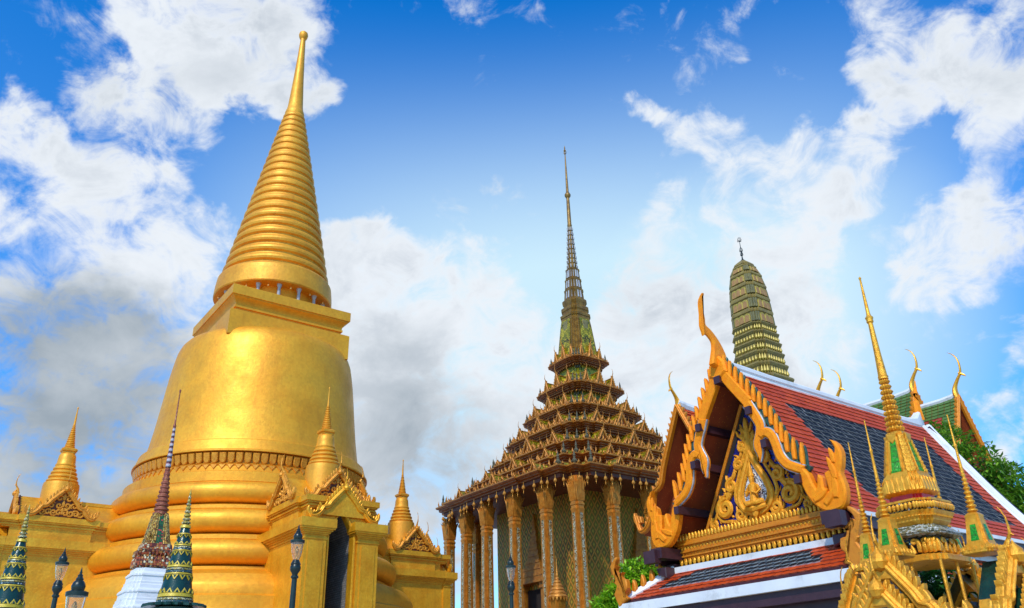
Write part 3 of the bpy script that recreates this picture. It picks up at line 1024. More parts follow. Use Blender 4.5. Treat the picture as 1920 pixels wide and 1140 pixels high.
# ================================================================== mondop: columned temple with tiered roof
def make_mondop():
    loc = P0 + UX * 20.5
    t = thing('tiered_temple', 'brown and gold temple hall ringed by tall columns under a tiered roof and needle spire', 'temple', loc, TH)
    TI = [(6.45, 12.85), (5.15, 13.92), (4.20, 15.05), (3.42, 16.45), (2.62, 17.92), (1.96, 19.66), (1.38, 21.68)]
    TI = [(h / .825, z) for h, z in TI]
    base = MB()
    base.sweep(PLAN_MON, [(7.6, 2.2), (7.6, 2.5), (7.3, 2.6), (7.2, 2.9), (7.3, 3.2), (7.1, 3.3)])
    base.build('plinth', 'mon_brown', t)
    wl = MB()
    wl.sweep(redent([(4.05, 3.7), (3.85, 3.7), (3.85, 3.85), (3.7, 3.85), (3.7, 4.05)]), [(1, 3.2), (1, 12.4)])
    wl.build('cella_wall', 'mon_wall', t)
    # doorway with a spired frame on each visible wall
    for (o, a, c) in [((-4.05, 0, 0), (0, -1, 0), (-1, 0, 0)), ((0, -4.05, 0), (1, 0, 0), (0, -1, 0))]:
        fr = FR(o, a, (0, 0, 1), c)
        dm = MB()
        for sg in (-1, 1):
            dm.fbox(fr, min(sg * .75, sg * 1.15), max(sg * .75, sg * 1.15), 3.2, 7.6, .003, .35)
            dm.fbox(fr, min(sg * .70, sg * 1.22), max(sg * .70, sg * 1.22), 7.6, 7.9, .003, .42)
        zz, ww = 7.9, 1.3
        while ww > .22:
            dm.fbox(fr, -ww, ww, zz, zz + .14, .003, .45 * ww / 1.3 + .1)
            dm.fbox(fr, -ww * .86, ww * .86, zz + .14, zz + .36, .003, .36 * ww / 1.3 + .06)
            zz += .36
            ww *= .78
        dm.plate([(-.15, zz), (.15, zz), (.03, zz + .9), (-.03, zz + .9)], fr, .003, .15, .03)
        d = dm.build('door_frame', 'mon_gold', t)
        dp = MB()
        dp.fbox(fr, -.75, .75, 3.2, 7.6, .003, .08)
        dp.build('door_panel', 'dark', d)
    # columns
    cb = MB()
    plan = redent([(1, .62), (.81, .62), (.81, .81), (.62, .81), (.62, 1)])
    cb.sweep(plan, [(.52, 2.9), (.52, 3.4), (.42, 3.5), (.42, 3.7), (.37, 3.8), (.33, 10.55), (.36, 10.6), (.37, 10.66), (.33, 10.7), (.33, 10.8), (.37, 10.84), (.37, 10.92), (.33, 10.96), (.33, 11.0)])
    col = cb.build('column', 'col_gold', t)
    cap = MB()
    cap.sweep(plan, [(.31, 10.98), (.33, 11.2), (.37, 11.6), (.42, 11.95), (.40, 12.0), (.36, 12.3)])
    for q in range(4):
        a = q * pi / 2
        for i in range(-3, 4):
            x = i * .105
            o = Vector((.345, x, 11.02))
            fr = FR((0, 0, 0), (0, 1, 0), (0, 0, 1), (1, 0, 0))
            L = 1.15 if abs(i) < 3 else 1.05
            pts = [(.325, x * .8, 11.05), (.35, x * .9, 11.45), (.40, x * 1.1, 11.85), (.50, x * 1.35, 11.02 + L)]
            R = [(px * cos(a) - py * sin(a), px * sin(a) + py * cos(a), pz) for px, py, pz in pts]
            cap.tube(R, [.03, .055, .05, .008], 5)
    capo = cap.build('capital', 'col_gold', col)
    inl = MB()
    for q in range(4):
        a = q * pi / 2
        c_, s_ = cos(a), sin(a)

        def W_(x, y, z):
            return (x * c_ - y * s_, x * s_ + y * c_, z)
        r0, r1 = .372, .332
        hw_ = .105
        inl.add([W_(r0, -hw_, 3.85), W_(r0, hw_, 3.85), W_(r1 + .004, hw_, 10.45), W_(r1 + .004, -hw_, 10.45), W_(r0 - .05, -hw_, 3.85), W_(r0 - .05, hw_, 3.85), W_(r1 - .05, hw_, 10.45), W_(r1 - .05, -hw_, 10.45)],
                [(0, 1, 2, 3), (4, 7, 6, 5), (0, 4, 5, 1), (1, 5, 6, 2), (2, 6, 7, 3), (3, 7, 4, 0)])
    inl.build('mosaic_inlay', 'col_inlay', col)
    spots = []
    for s1 in (-1, 1):
        for s2 in (-1, 1):
            spots.append((s1 * 5.98, s2 * 5.98))
            spots += [(s1 * 6.2, s2 * 3.75), (s1 * 3.75, s2 * 6.2), (s1 * 6.45, s2 * 1.32), (s1 * 1.32, s2 * 6.45)]
    for i, (x, y) in enumerate(spots):
        col.scale = (.84, .84, 1)
        if i == 0:
            col.location = (x, y, 0)
        else:
            dup_tree(col, t, (x, y, 0))
    # eave: soffit, stacked cornice
    sof = MB()
    s0 = TI[0][0]
    sof.sweep(PLAN_MON, [(s0 - .42, 12.30), (s0 - .42, 12.36)])
    sof.build('eave_ceiling', 'mon_dark', t)

    bellm = MB()
    bellm.lathe([(.015, .0), (.015, -.16), (.05, -.18), (.095, -.30), (.07, -.36), (.02, -.38), (.015, -.5)], 8)
    bellm.plate([(-.035, -.55), (0, -.47), (.035, -.55), (0, -.63)], FR((0, 0, 0), (.7, .7, 0), (0, 0, 1), (.7, -.7, 0)), -.01, .01, .004)
    b0 = None
    pts = [(x * (s0 - .22), y * (s0 - .22)) for x, y in PLAN_MON]
    per = []
    for i in range(len(pts)):
        a, b = pts[i], pts[(i + 1) % len(pts)]
        L = hypot(b[0] - a[0], b[1] - a[1])
        if a[0] + b[0] + a[1] + b[1] > 3 and not (a[0] < -4 or a[1] < -4):
            continue
        if L < .3:
            per.append(((a[0] + b[0]) / 2, (a[1] + b[1]) / 2))
            continue
        n = max(1, round(L / .78))
        for j in range(n):
            per.append((a[0] + (b[0] - a[0]) * (j + .5) / n, a[1] + (b[1] - a[1]) * (j + .5) / n))
    for x, y in per[:98]:
        if b0 is None:
            b0 = bellm.build('eave_bell', 'bell', t)
            b0.location = (x, y, 12.45)
        else:
            dup(b0, t, (x, y, 12.45 + random.uniform(-.05, .05)))

    # gables, prototypes facing -y
    def gable_mesh(W_, H, D_):
        q = MB()
        fr = FR((0, 0, 0), (1, 0, 0), (0, 0, 1), (0, -1, 0))
        P = barge_path(W_ * .92, H)
        for sg in (1, -1):
            Q = [(sg * x, y) for x, y in P[::2]]
            q.plate(ribbon(Q, .12 * H), fr, -.05, .06, .02, 0)
            for i in range(6):
                x, y, tx, ty = along(Q, .1 + .8 * i / 5)
                q.plate(flame(x, y + .04, pi / 2 - sg * .35, .2 * H, .1 * H, -.3 * sg, 3), fr, -.03, .03, .01, 0)
            q.plate(flame(Q[-1][0], Q[-1][1], pi / 2 - sg * .3, .36 * H, .14 * H, .8 * sg, 4), fr, -.04, .04, .01, 0)
        q.plate([(-W_ * .8, 0), (W_ * .8, 0), (0, H * .94)], fr, -.12, -.06, .01, 1)
        for i in range(3):
            q.plate(flame(0, H * (.04 + .25 * i), pi / 2, H * .34, H * .2, 0, 3), fr, -.06, .0, .02, 0)
        for sg in (1, -1):
            q.plate(flame(sg * W_ * .18, H * .03, pi / 2 - sg * .3, H * .36, H * .18, -.5 * sg, 3), fr, -.06, -.01, .02, 0)
            q.plate(flame(sg * W_ * .42, H * .02, pi / 2 - sg * .3, H * .24, H * .16, -.5 * sg, 3), fr, -.06, -.01, .02, 0)
        # roof running back to the tower, with a bright ridge
        q.add([(-W_ * .85, .05, 0), (0, .05, H * .93), (W_ * .85, .05, 0), (-W_ * .85, D_, 0), (0, D_, H * .93), (W_ * .85, D_, 0)], [(0, 1, 4, 3), (1, 2, 5, 4)], 2)
        q.tube([(0, .0, H * .97), (0, D_, H * .97)], .045 * H, 5, 0)
        small_chofa(q, (0, -.02, H * 1.0), (0, 1, 0), .33 * H, 0, 5)
        return q
    figm = MB()
    figm.lathe([(.2, 0), (.22, .15), (.15, .2), (.2, .38), (.24, .5), (.2, .66), (.12, .78), (.15, .88), (.12, 1.0), (.17, 1.05), (.12, 1.2), (.06, 1.5), (.0, 1.75)], 8)
    figm.tube([(-.2, 0, .55), (-.36, -.1, .3), (-.2, -.22, .35)], [.06, .05, .04], 5)
    figm.tube([(.2, 0, .55), (.36, -.1, .3), (.2, -.22, .35)], [.06, .05, .04], 5)
    gab = {}
    fig0 = None
    for i, (s, z) in enumerate(TI):
        f = .55 + .45 * s / TI[0][0]
        c = MB()
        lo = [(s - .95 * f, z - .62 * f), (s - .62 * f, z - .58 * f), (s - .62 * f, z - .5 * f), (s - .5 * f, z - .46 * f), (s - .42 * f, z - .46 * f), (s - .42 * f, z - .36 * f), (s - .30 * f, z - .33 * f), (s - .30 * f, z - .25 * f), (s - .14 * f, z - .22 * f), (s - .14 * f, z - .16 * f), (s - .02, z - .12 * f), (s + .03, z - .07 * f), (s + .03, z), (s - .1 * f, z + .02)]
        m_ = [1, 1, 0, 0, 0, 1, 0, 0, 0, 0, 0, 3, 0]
        if i == 0:
            lo = [(s - .42, z - .49)] + lo[5:]
            m_ = [1] + m_[5:]
        if i + 1 < len(TI):
            s2, z2 = TI[i + 1]
            f2 = .55 + .45 * s2 / TI[0][0]
            wall = s2 - .95 * f2
            lo += [(wall + .25 * f, z + .22 * f), (wall, z + .24 * f), (wall, z2 - .62 * f2)]
            m_ += [0, 1, 2]
        else:
            lo += [(1.05, z + .2)]
            m_ += [0]
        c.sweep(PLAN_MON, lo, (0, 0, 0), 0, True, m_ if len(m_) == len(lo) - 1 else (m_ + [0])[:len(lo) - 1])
        # row of hanging leaf teeth below the cornice and small antefixes above
        pl = [(x * (s - .60 * f), y * (s - .60 * f)) for x, y in PLAN_MON]
        pu = [(x * (s - .06 * f), y * (s - .06 * f)) for x, y in PLAN_MON]
        for poly, up in ((pl, False), (pu, True)):
            if i == 0 and not up:
                continue
            for j in range(len(poly)):
                a, b = poly[j], poly[(j + 1) % len(poly)]
                mx, my = (a[0] + b[0]) / 2, (a[1] + b[1]) / 2
                if mx > .2 * s and my > -.2 * s or my > .2 * s and mx > -.2 * s:
                    continue
                L = hypot(b[0] - a[0], b[1] - a[1])
                n = max(1, int(L / ((.34 if up else .20) * f + .04)))
                dx, dy = (b[0] - a[0]) / L, (b[1] - a[1]) / L
                for k_ in range(n):
                    px, py = a[0] + (b[0] - a[0]) * (k_ + .5) / n, a[1] + (b[1] - a[1]) * (k_ + .5) / n
                    w = L / n * (.2 if up else .42)
                    fr = FR((px, py, z - .58 * f if not up else z), (dx, dy, 0), (0, 0, 1), (dy, -dx, 0))
                    hgt = (-.20 * f) if not up else .30 * f * (.7 + .6 * ((k_ * 7 + j * 3) % 5) / 4)
                    c.add([fr(-w, 0, .0), fr(w, 0, .0), fr(w * .7, hgt * .5, .05), fr(0, hgt, .03), fr(-w * .7, hgt * .5, .05), fr(0, 0, -.03), fr(0, hgt * .4, .09)],
                          [(0, 1, 6), (1, 2, 6), (2, 3, 6), (3, 4, 6), (4, 0, 6), (0, 5, 1)], 3)
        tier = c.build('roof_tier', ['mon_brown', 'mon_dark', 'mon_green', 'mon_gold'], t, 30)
        # gables: a large one on each face, flankers outward of it
        Hh = ((TI[i + 1][1] - z) if i + 1 < len(TI) else 1.6)
        H1 = min(1.0, Hh * .70)
        W1 = min(.17 * s, H1 * .72)
        key = round(H1, 2)
        proto = {}
        for q in range(4):
            a = q * pi / 2          # 0: faces -y ; 1: +x ; 2: +y ; 3: -x
            ca, sa = cos(a), sin(a)
            lst = [(0, s * .945, 1.0, 'main'), (-.46 * s, s * .93, .8, 'side'), (.46 * s, s * .93, .8, 'side')]
            if s > 3:
                lst += [(-.24 * s, s * .93, .5, 'tiny'), (.24 * s, s * .93, .5, 'tiny'), (-.66 * s, s * .895, .55, 'tiny'), (.66 * s, s * .895, .55, 'tiny'), (-.12 * s, s * .945, .5, 'tiny'), (.12 * s, s * .945, .5, 'tiny'), (-.36 * s, s * .93, .5, 'tiny'), (.36 * s, s * .93, .5, 'tiny')]
            if q in (1, 2):
                lst = lst[:1]
            for x, y, sc, kind in lst:
                if kind not in proto:
                    proto[kind] = gable_mesh(W1 * sc, H1 * sc, .9 * f * (1.3 if kind == 'main' else 1.1)).build('roof_gable', ['mon_gold', 'mon_dark', 'mon_green'], tier, 30)
                    o = proto[kind]
                else:
                    o = dup(proto[kind], tier)
                X, Y = x, -y + .12 + .30 * f
                o.location = (X * ca - Y * sa, X * sa + Y * ca, z + .02)
                o.rotation_euler = (0, 0, a)
        # corner figures
        for (qx, qy) in [(-1, -1), (-1, 1), (1, -1)]:
            for (ax, ay) in [(.80, .80), (.875, .72), (.72, .875)]:
                if i == 0 and (ax != ay):
                    pass
                sc = .34 * f + .12
                pos = (qx * ax * (s - .12), qy * ay * (s - .12), z)
                if fig0 is None:
                    fig0 = figm.build('corner_figure', 'mon_figure', tier)
                    o = fig0
                else:
                    o = dup(fig0, tier)
                o.location = pos
                o.scale = (sc, sc, sc)
                o.rotation_euler = (0, 0, atan2(qy, qx) + pi / 2)
                if i > 0 and qx < 0 and qy < 0:
                    o2 = dup(fig0, tier, (qx * ax * (TI[i][0] - .95 * f + .05), qy * ay * (TI[i][0] - .95 * f + .05), z - Hh * .0 - .95 * f))
                    o2.scale = (sc * .8,) * 3
    # slender top
    bt = MB()
    bt.sweep(PLAN_R3, [(1.16, 21.6), (1.14, 22.1), (1.08, 22.5), (.98, 23.4), (.88, 24.3), (.80, 24.85), (.80, 25.0)], mis=[0] * 6)
    for q in range(4):
        a = q * pi / 2
        ca, sa = cos(a), sin(a)

        def W2(x, y, z):
            return (x * ca - y * sa, x * sa + y * ca, z)
        bt.add([W2(1.19, -.62, 21.75), W2(1.19, .62, 21.75), W2(1.01, .52, 23.5), W2(.86, .42, 24.75), W2(.86, -.42, 24.75), W2(1.01, -.52, 23.5)], [(0, 1, 2, 5), (5, 2, 3, 4)], 1)
        bt.plate([(-.2, 24.0), (0, 23.75), (.2, 24.0), (.24, 24.6), (-.24, 24.6)], FR((0, 0, 0), (-sa, ca, 0), (0, 0, 1), (ca, sa, 0)), .86, .95, .02, 2)
    bt.build('spire_bell', ['spire_bronze', 'mon_green', 'prang_band'], t)
    sp = MB()
    sp.sweep(PLAN_R3, [(.84, 25.0), (.86, 25.15), (.80, 25.22), (.72, 25.3), (.72, 25.42), (.78, 25.5), (.78, 25.7), (.7, 25.78), (.62, 25.86), (.64, 26.0), (.70, 26.12), (.70, 26.25), (.62, 26.35)])
    for j in range(3):
        z0, r0 = 26.35 + j * .8, .58 - j * .075
        sp.sweep(PLAN_R3, [(r0, z0), (r0 - .01, z0 + .1), (r0 - .05, z0 + .62), (r0 - .02, z0 + .68), (r0 - .02, z0 + .74), (r0 - .08, z0 + .8)])
        n = 16
        for i in range(n):
            a = 2 * pi * (i + .5) / n
            sp.tube([(cos(a) * r0 * 1.02, sin(a) * r0 * 1.02, z0 + .08), (cos(a) * (r0 - .04), sin(a) * (r0 - .04), z0 + .62)], [.06, .05], 5, 1)
    pr = []
    for j in range(9):
        z0, r = 28.75 + j * .38, .37 - j * .022
        pr += [(r - .07, z0), (r - .05, z0 + .08), (r, z0 + .2), (r, z0 + .28), (r - .06, z0 + .34)]
    pr += [(.15, 32.2), (.17, 32.3), (.14, 32.4), (.13, 33.6), (.11, 34.6), (.15, 34.65), (.21, 34.75), (.22, 34.88), (.16, 35.0), (.1, 35.1), (.08, 36.2), (.04, 38.3), (.03, 38.4), (.08, 38.5), (.03, 38.62), (.09, 38.75), (.03, 38.9), (.05, 39.0), (.01, 39.2)]
    sp.lathe(pr, 20)
    for j in range(9):
        z0, r = 28.75 + j * .38, .37 - j * .022
        for i in range(10):
            a = 2 * pi * i / 10
            sp.tube([(cos(a) * (r - .01), sin(a) * (r - .01), z0 + .06), (cos(a) * (r + .02), sin(a) * (r + .02), z0 + .3)], [.035, .03], 4, 1)
    for a in (0, pi / 2):
        for sg in (-1, 1):
            sp.tube([(sg * cos(a) * .03, sg * sin(a) * .03, 38.45), (sg * cos(a) * .16, sg * sin(a) * .16, 38.62), (sg * cos(a) * .1, sg * sin(a) * .1, 38.85)], [.02, .02, .008], 4, 1)
    sp.build('needle_spire', ['spire_bronze', 'grey_col'], t)
    return t


make_mondop()


# ================================================================== prang tower of the cross-shaped temple
def make_prang():
    loc = P0 + UX * 39.75
    t = thing('corncob_tower', 'olive corncob-shaped prang tower with niches, rising behind the white roof ridge', 'tower', loc, TH)
    k = 1 / 1.13
    prof = [(22, 2.75), (23.4, 2.25), (24.7, 1.95), (26, 1.80), (27.4, 1.70), (28.7, 1.60), (30, 1.56), (31, 1.53), (32, 1.47), (33.2, 1.33), (34.3, 1.08), (34.9, .74), (35.25, .40)]

    def R(z):
        for (z0, r0), (z1, r1) in zip(prof, prof[1:]):
            if z <= z1:
                return (r0 + (r1 - r0) * (z - z0) / (z1 - z0)) * k
        return prof[-1][1] * k
    b = MB()
    b.box(-4.5, 4.5, -4.5, 4.5, 2.2, 14, 1)
    b.sweep(PLAN_R3, [(4.0, 14), (3.8, 18), (3.2, 20), (2.9, 21.9)], mi=1)
    pr, ms = [], []
    nz = MB()
    bud = MB()
    gr = MB()
    # lower zone: five lotus bands
    zs = [21.9, 23.3, 24.5, 25.6, 26.6, 27.5, 28.35, 29.1]
    for z0, z1 in zip(zs, zs[1:]):
        r = R((z0 + z1) / 2)
        h = z1 - z0
        pr += [(r - .06, z0), (r - .06, z0 + h * .6), (r + .0, z0 + h * .64), (r + .04, z0 + h * .72), (r + .10, z0 + h * .8), (r + .10, z0 + h * .88), (r + .02, z0 + h * .97)]
        for q in range(4):
            a = q * pi / 2
            for dx in [-.56, -.38, -.19, 0, .19, .38, .56]:
                x, y = r + .02, dx * r
                X, Y = x * cos(a) - y * sin(a), x * sin(a) + y * cos(a)
                b.lathe([(.03, 0), (.10 * h + .02, h * .14), (.08 * h + .02, h * .26), (.01, h * .5)], 6, (X, Y, z0 + h * .04), 2)
            for (x, y) in ((.88, .7), (.7, .88), (.8, .8)):
                x, y = x * r, y * r
                X, Y = x * cos(a) - y * sin(a), x * sin(a) + y * cos(a)
                b.lathe([(.03, 0), (.11 * h + .02, h * .16), (.09 * h + .02, h * .3), (.01, h * .62)], 6, (X, Y, z0 + h * .04), 2)
    npro = {}
    zs = [29.1, 30.35, 31.6, 32.8, 33.9, 34.75]
    for z0, z1 in zip(zs, zs[1:]):
        h = z1 - z0
        ra, rb = R(z0), R(z1)
        pr += [(ra - .07, z0 + .02), (rb + .3 * (ra - rb) - .07, z0 + h * .68), (rb + .02 + .25 * (ra - rb), z0 + h * .72), (rb + .05 + .2 * (ra - rb), z0 + h * .8), (rb + .04, z0 + h * .92), (rb - .05, z0 + h)]
        rm = (ra + rb) / 2
        for q in range(4):
            a = q * pi / 2
            ca, sa = cos(a), sin(a)
            tilt = Vector((-(ra - rb) / h * .8 * ca, -(ra - rb) / h * .8 * sa, 1)).normalized()
            fr = FR((ra - .05, 0, z0 + .05), (0, 1, 0), Vector((-(ra - rb) / h * .8, 0, 1)).normalized(), (1, 0, 0))
            wn = .20 * rm
            for kk, (cx, c1) in enumerate(((-.36 * rm, .06), (0, .10), (.36 * rm, .06))):
                if q == 0:
                    nz = MB()
                    arch = [(cx - wn, 0), (cx + wn, 0)] + [(cx + wn * cos(w), h * .36 + wn * 1.1 * sin(w)) for w in [pi * i / 8 for i in range(9)]]
                    nz.plate(arch, fr, -.06, c1, .02, 1)
                    nz.plate([(cx + (x - cx) * .72, y * .82) for x, y in arch], fr, c1 - .01, c1 + .015, .01, 0)
                    npro[kk] = nz.build('niche', ['prang_pink', 'prang_bud'], t)
                else:
                    dup(npro[kk], t, None, a)
            for (x, y) in ((.955, .66), (.895, .70), (.89, .78), (.82, .80), (.80, .89), (.76, .9), (.68, .955)):
                P = [((x * rr) * ca - (y * rr) * sa, (x * rr) * sa + (y * rr) * ca, zz) for rr, zz in ((ra - .03, z0 + .04), (rb + .3 * (ra - rb) - .02, z0 + h * .66))]
                gr.tube(P, [.075, .06], 5)
    pr += [(R(34.75), 34.78), (R(34.9), 34.95), (.4, 35.2), (.22, 35.36)]
    b.sweep(PLAN_R3, pr, mi=0)
    b.build('tower_body', ['prang_stone', 'cream', 'prang_bud'], t)
    gr.build('corner_fluting', 'prang_green', t)
    fn = MB()
    fn.lathe([(.26, 35.3), (.2, 35.4), (.07, 35.55), (.05, 35.75), (.035, 36.2), (.025, 37.2), (.01, 37.7)], 10)
    for z, r in ((35.95, .13), (36.35, .16), (37.35, .2)):
        for i in range(4):
            a = i * pi / 2
            fn.tube([(0, 0, z - .05), (cos(a) * r, sin(a) * r, z), (cos(a) * r * .8, sin(a) * r * .8, z + .2), (cos(a) * r * .25, sin(a) * r * .25, z + .34)], [.03, .03, .02, .01], 5)
    fn.build('trident_finial', 'iron', t)
    # stepped gable roof of the arm that faces right, with two horned finials
    ar = MB()
    ch = MB()
    for (y0, y1, zr, sc) in ((-4.55, -2.0, 21.75, 1.0), (-5.85, -4.0, 20.6, 1.0), (-8.0, -5.5, 19.2, 1.0)):
        hw, dz = 1.9, 3.4
        ar.add([(-hw, y0, zr - dz), (0, y0, zr), (hw, y0, zr - dz), (-hw, y1, zr - dz), (0, y1, zr), (hw, y1, zr - dz)], [(0, 1, 4, 3), (1, 2, 5, 4), (0, 2, 1), (3, 4, 5), (0, 3, 5, 2)], 0)
        ar.tube([(0, y0 - .05, zr + .12), (0, y0 + .6, zr + .02), (0, y1, zr + .02)], .14, 6, 1)
        if zr > 20:
            fr = FR((0, y0 - .08, zr - dz), (1, 0, 0), (0, 0, 1), (0, -1, 0))
            gable_front(fr, hw, dz + .1, 14, .24, .16, .34, ch, 0, .7, False)
            slim_chofa(ch, (0, y0 - .05, zr - .1), (0, 1, 0), 1.25)
    ar.build('arm_roof', ['tile_green', 'white'], t)
    ch.build('roof_finial', 'pav_gold', t)
    # small gables at the tower foot
    sg = MB()
    for (y, z) in ((-3.05, 22.0),):
        fr = FR((0, y, z - .9), (1, 0, 0), (0, 0, 1), (0, -1, 0))
        gable_front(fr, .8, 1.2, 8, .14, .1, .2, sg, 0, .3, False)
        sg.plate([(-.75, 0), (.75, 0), (0, 1.1)], fr, -1.5, -.03, .01, 0)
        small_chofa(sg, (0, y, z + .3), (0, 1, 0), .35)
    sg.build('foot_gable', 'prang_bud', t)


make_prang()


# ================================================================== gabled halls
def interp_path(P, d):
    acc = 0
    for a, b in zip(P, P[1:]):
        L = hypot(b[0] - a[0], b[1] - a[1])
        if acc + L >= d or b is P[-1]:
            q = (d - acc) / L
            return (a[0] + (b[0] - a[0]) * q, a[1] + (b[1] - a[1]) * q, (b[0] - a[0]) / L, (b[1] - a[1]) / L)
        acc += L


def tile_roof(mb, surf, s_rng, T_len, tw, tl, colour, gap=.005, lift=.024):
    """overlapping tiles; surf(s,t,h) -> point ; s_rng(t) -> (s0,s1) ; colour(s,t) -> material index (its lip = index+2)"""
    rows = int(T_len / tl)
    for i in range(rows):
        t0, t1 = i * tl, (i + 1) * tl + tl * .12
        s0, s1 = s_rng((i + .5) * tl)
        off = (i % 2) * .5 * tw
        j0, j1 = int(math.floor((s0 - off) / tw)) , int(math.ceil((s1 - off) / tw))
        for j in range(j0, j1 + 1):
            a, b = off + j * tw + gap, off + (j + 1) * tw - gap
            a, b = max(a, s0), min(b, s1)
            if b - a < .03:
                continue
            jt = random.uniform(-.006, .006)
            m_ = (a + b) / 2
            mi = colour(m_, (i + .5) * tl)
            lf = lift + random.uniform(-.005, .006)
            tb = min(T_len, t1 + jt)
            P = [surf(a, t0, .004), surf(b, t0, .004), surf(b, tb - .02, lf), surf(m_, tb, lf), surf(a, tb - .02, lf), surf(b, tb - .02, .0), surf(m_, tb, .0), surf(a, tb - .02, .0)]
            o = len(mb.v)
            mb.v.extend([tuple(q) for q in P])
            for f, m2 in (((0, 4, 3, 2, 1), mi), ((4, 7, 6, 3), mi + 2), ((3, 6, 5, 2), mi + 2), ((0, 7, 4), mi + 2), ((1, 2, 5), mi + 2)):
                mb.f.append([o + q for q in f])
                mb.m.append(m2)


BOARD = [(.0, 10.60), (.40, 9.98), (.90, 9.26)]
NAGA1 = [(.82, 9.30), (.95, 9.02), (1.06, 8.80), (1.15, 8.54), (1.08, 8.29), (.98, 8.07), (1.00, 7.80), (.97, 7.55)]
NAGA2 = [(1.10, 8.20), (1.20, 8.29), (1.34, 8.29), (1.48, 8.14), (1.56, 7.89), (1.63, 7.57), (1.80, 7.31), (2.0, 7.18), (2.28, 7.03)]
HEAD = [(2.24, 7.16), (2.40, 6.92), (2.46, 6.73), (2.55, 6.50), (2.60, 6.62), (2.66, 6.84), (2.78, 6.72), (2.77, 6.48), (2.89, 6.36), (2.87, 6.64), (2.86, 6.83), (3.0, 6.87), (3.02, 7.06), (3.2, 7.2), (3.27, 7.38), (3.17, 7.62), (3.36, 7.47), (3.44, 7.2), (3.36, 6.87), (3.3, 6.74), (3.36, 6.43), (3.34, 6.14), (3.22, 5.92), (3.02, 5.86), (2.72, 5.88), (2.49, 6.04), (2.29, 6.3), (2.16, 6.65), (2.14, 6.93)]
OUTER = [(.20, 10.62), (.62, 10.0), (1.08, 9.32), (1.36, 8.86), (1.62, 8.34), (1.86, 7.72), (2.14, 7.34), (2.5, 7.1)]
HIP_NAGA = [(4.12, 4.64), (3.98, 4.86), (4.13, 4.97), (4.04, 5.0), (4.2, 5.4), (4.17, 5.49), (4.02, 5.64), (3.91, 5.67), (3.92, 5.59), (3.98, 5.53), (4.04, 5.36), (3.92, 5.41), (4.0, 5.31), (3.9, 5.15), (3.7, 5.22), (3.78, 5.14), (3.72, 5.02), (3.58, 5.0), (3.55, 4.76), (3.68, 4.65), (3.69, 4.55), (3.55, 4.47), (3.63, 4.43), (3.75, 4.38), (3.93, 4.26)]
HALL_L = 10.9


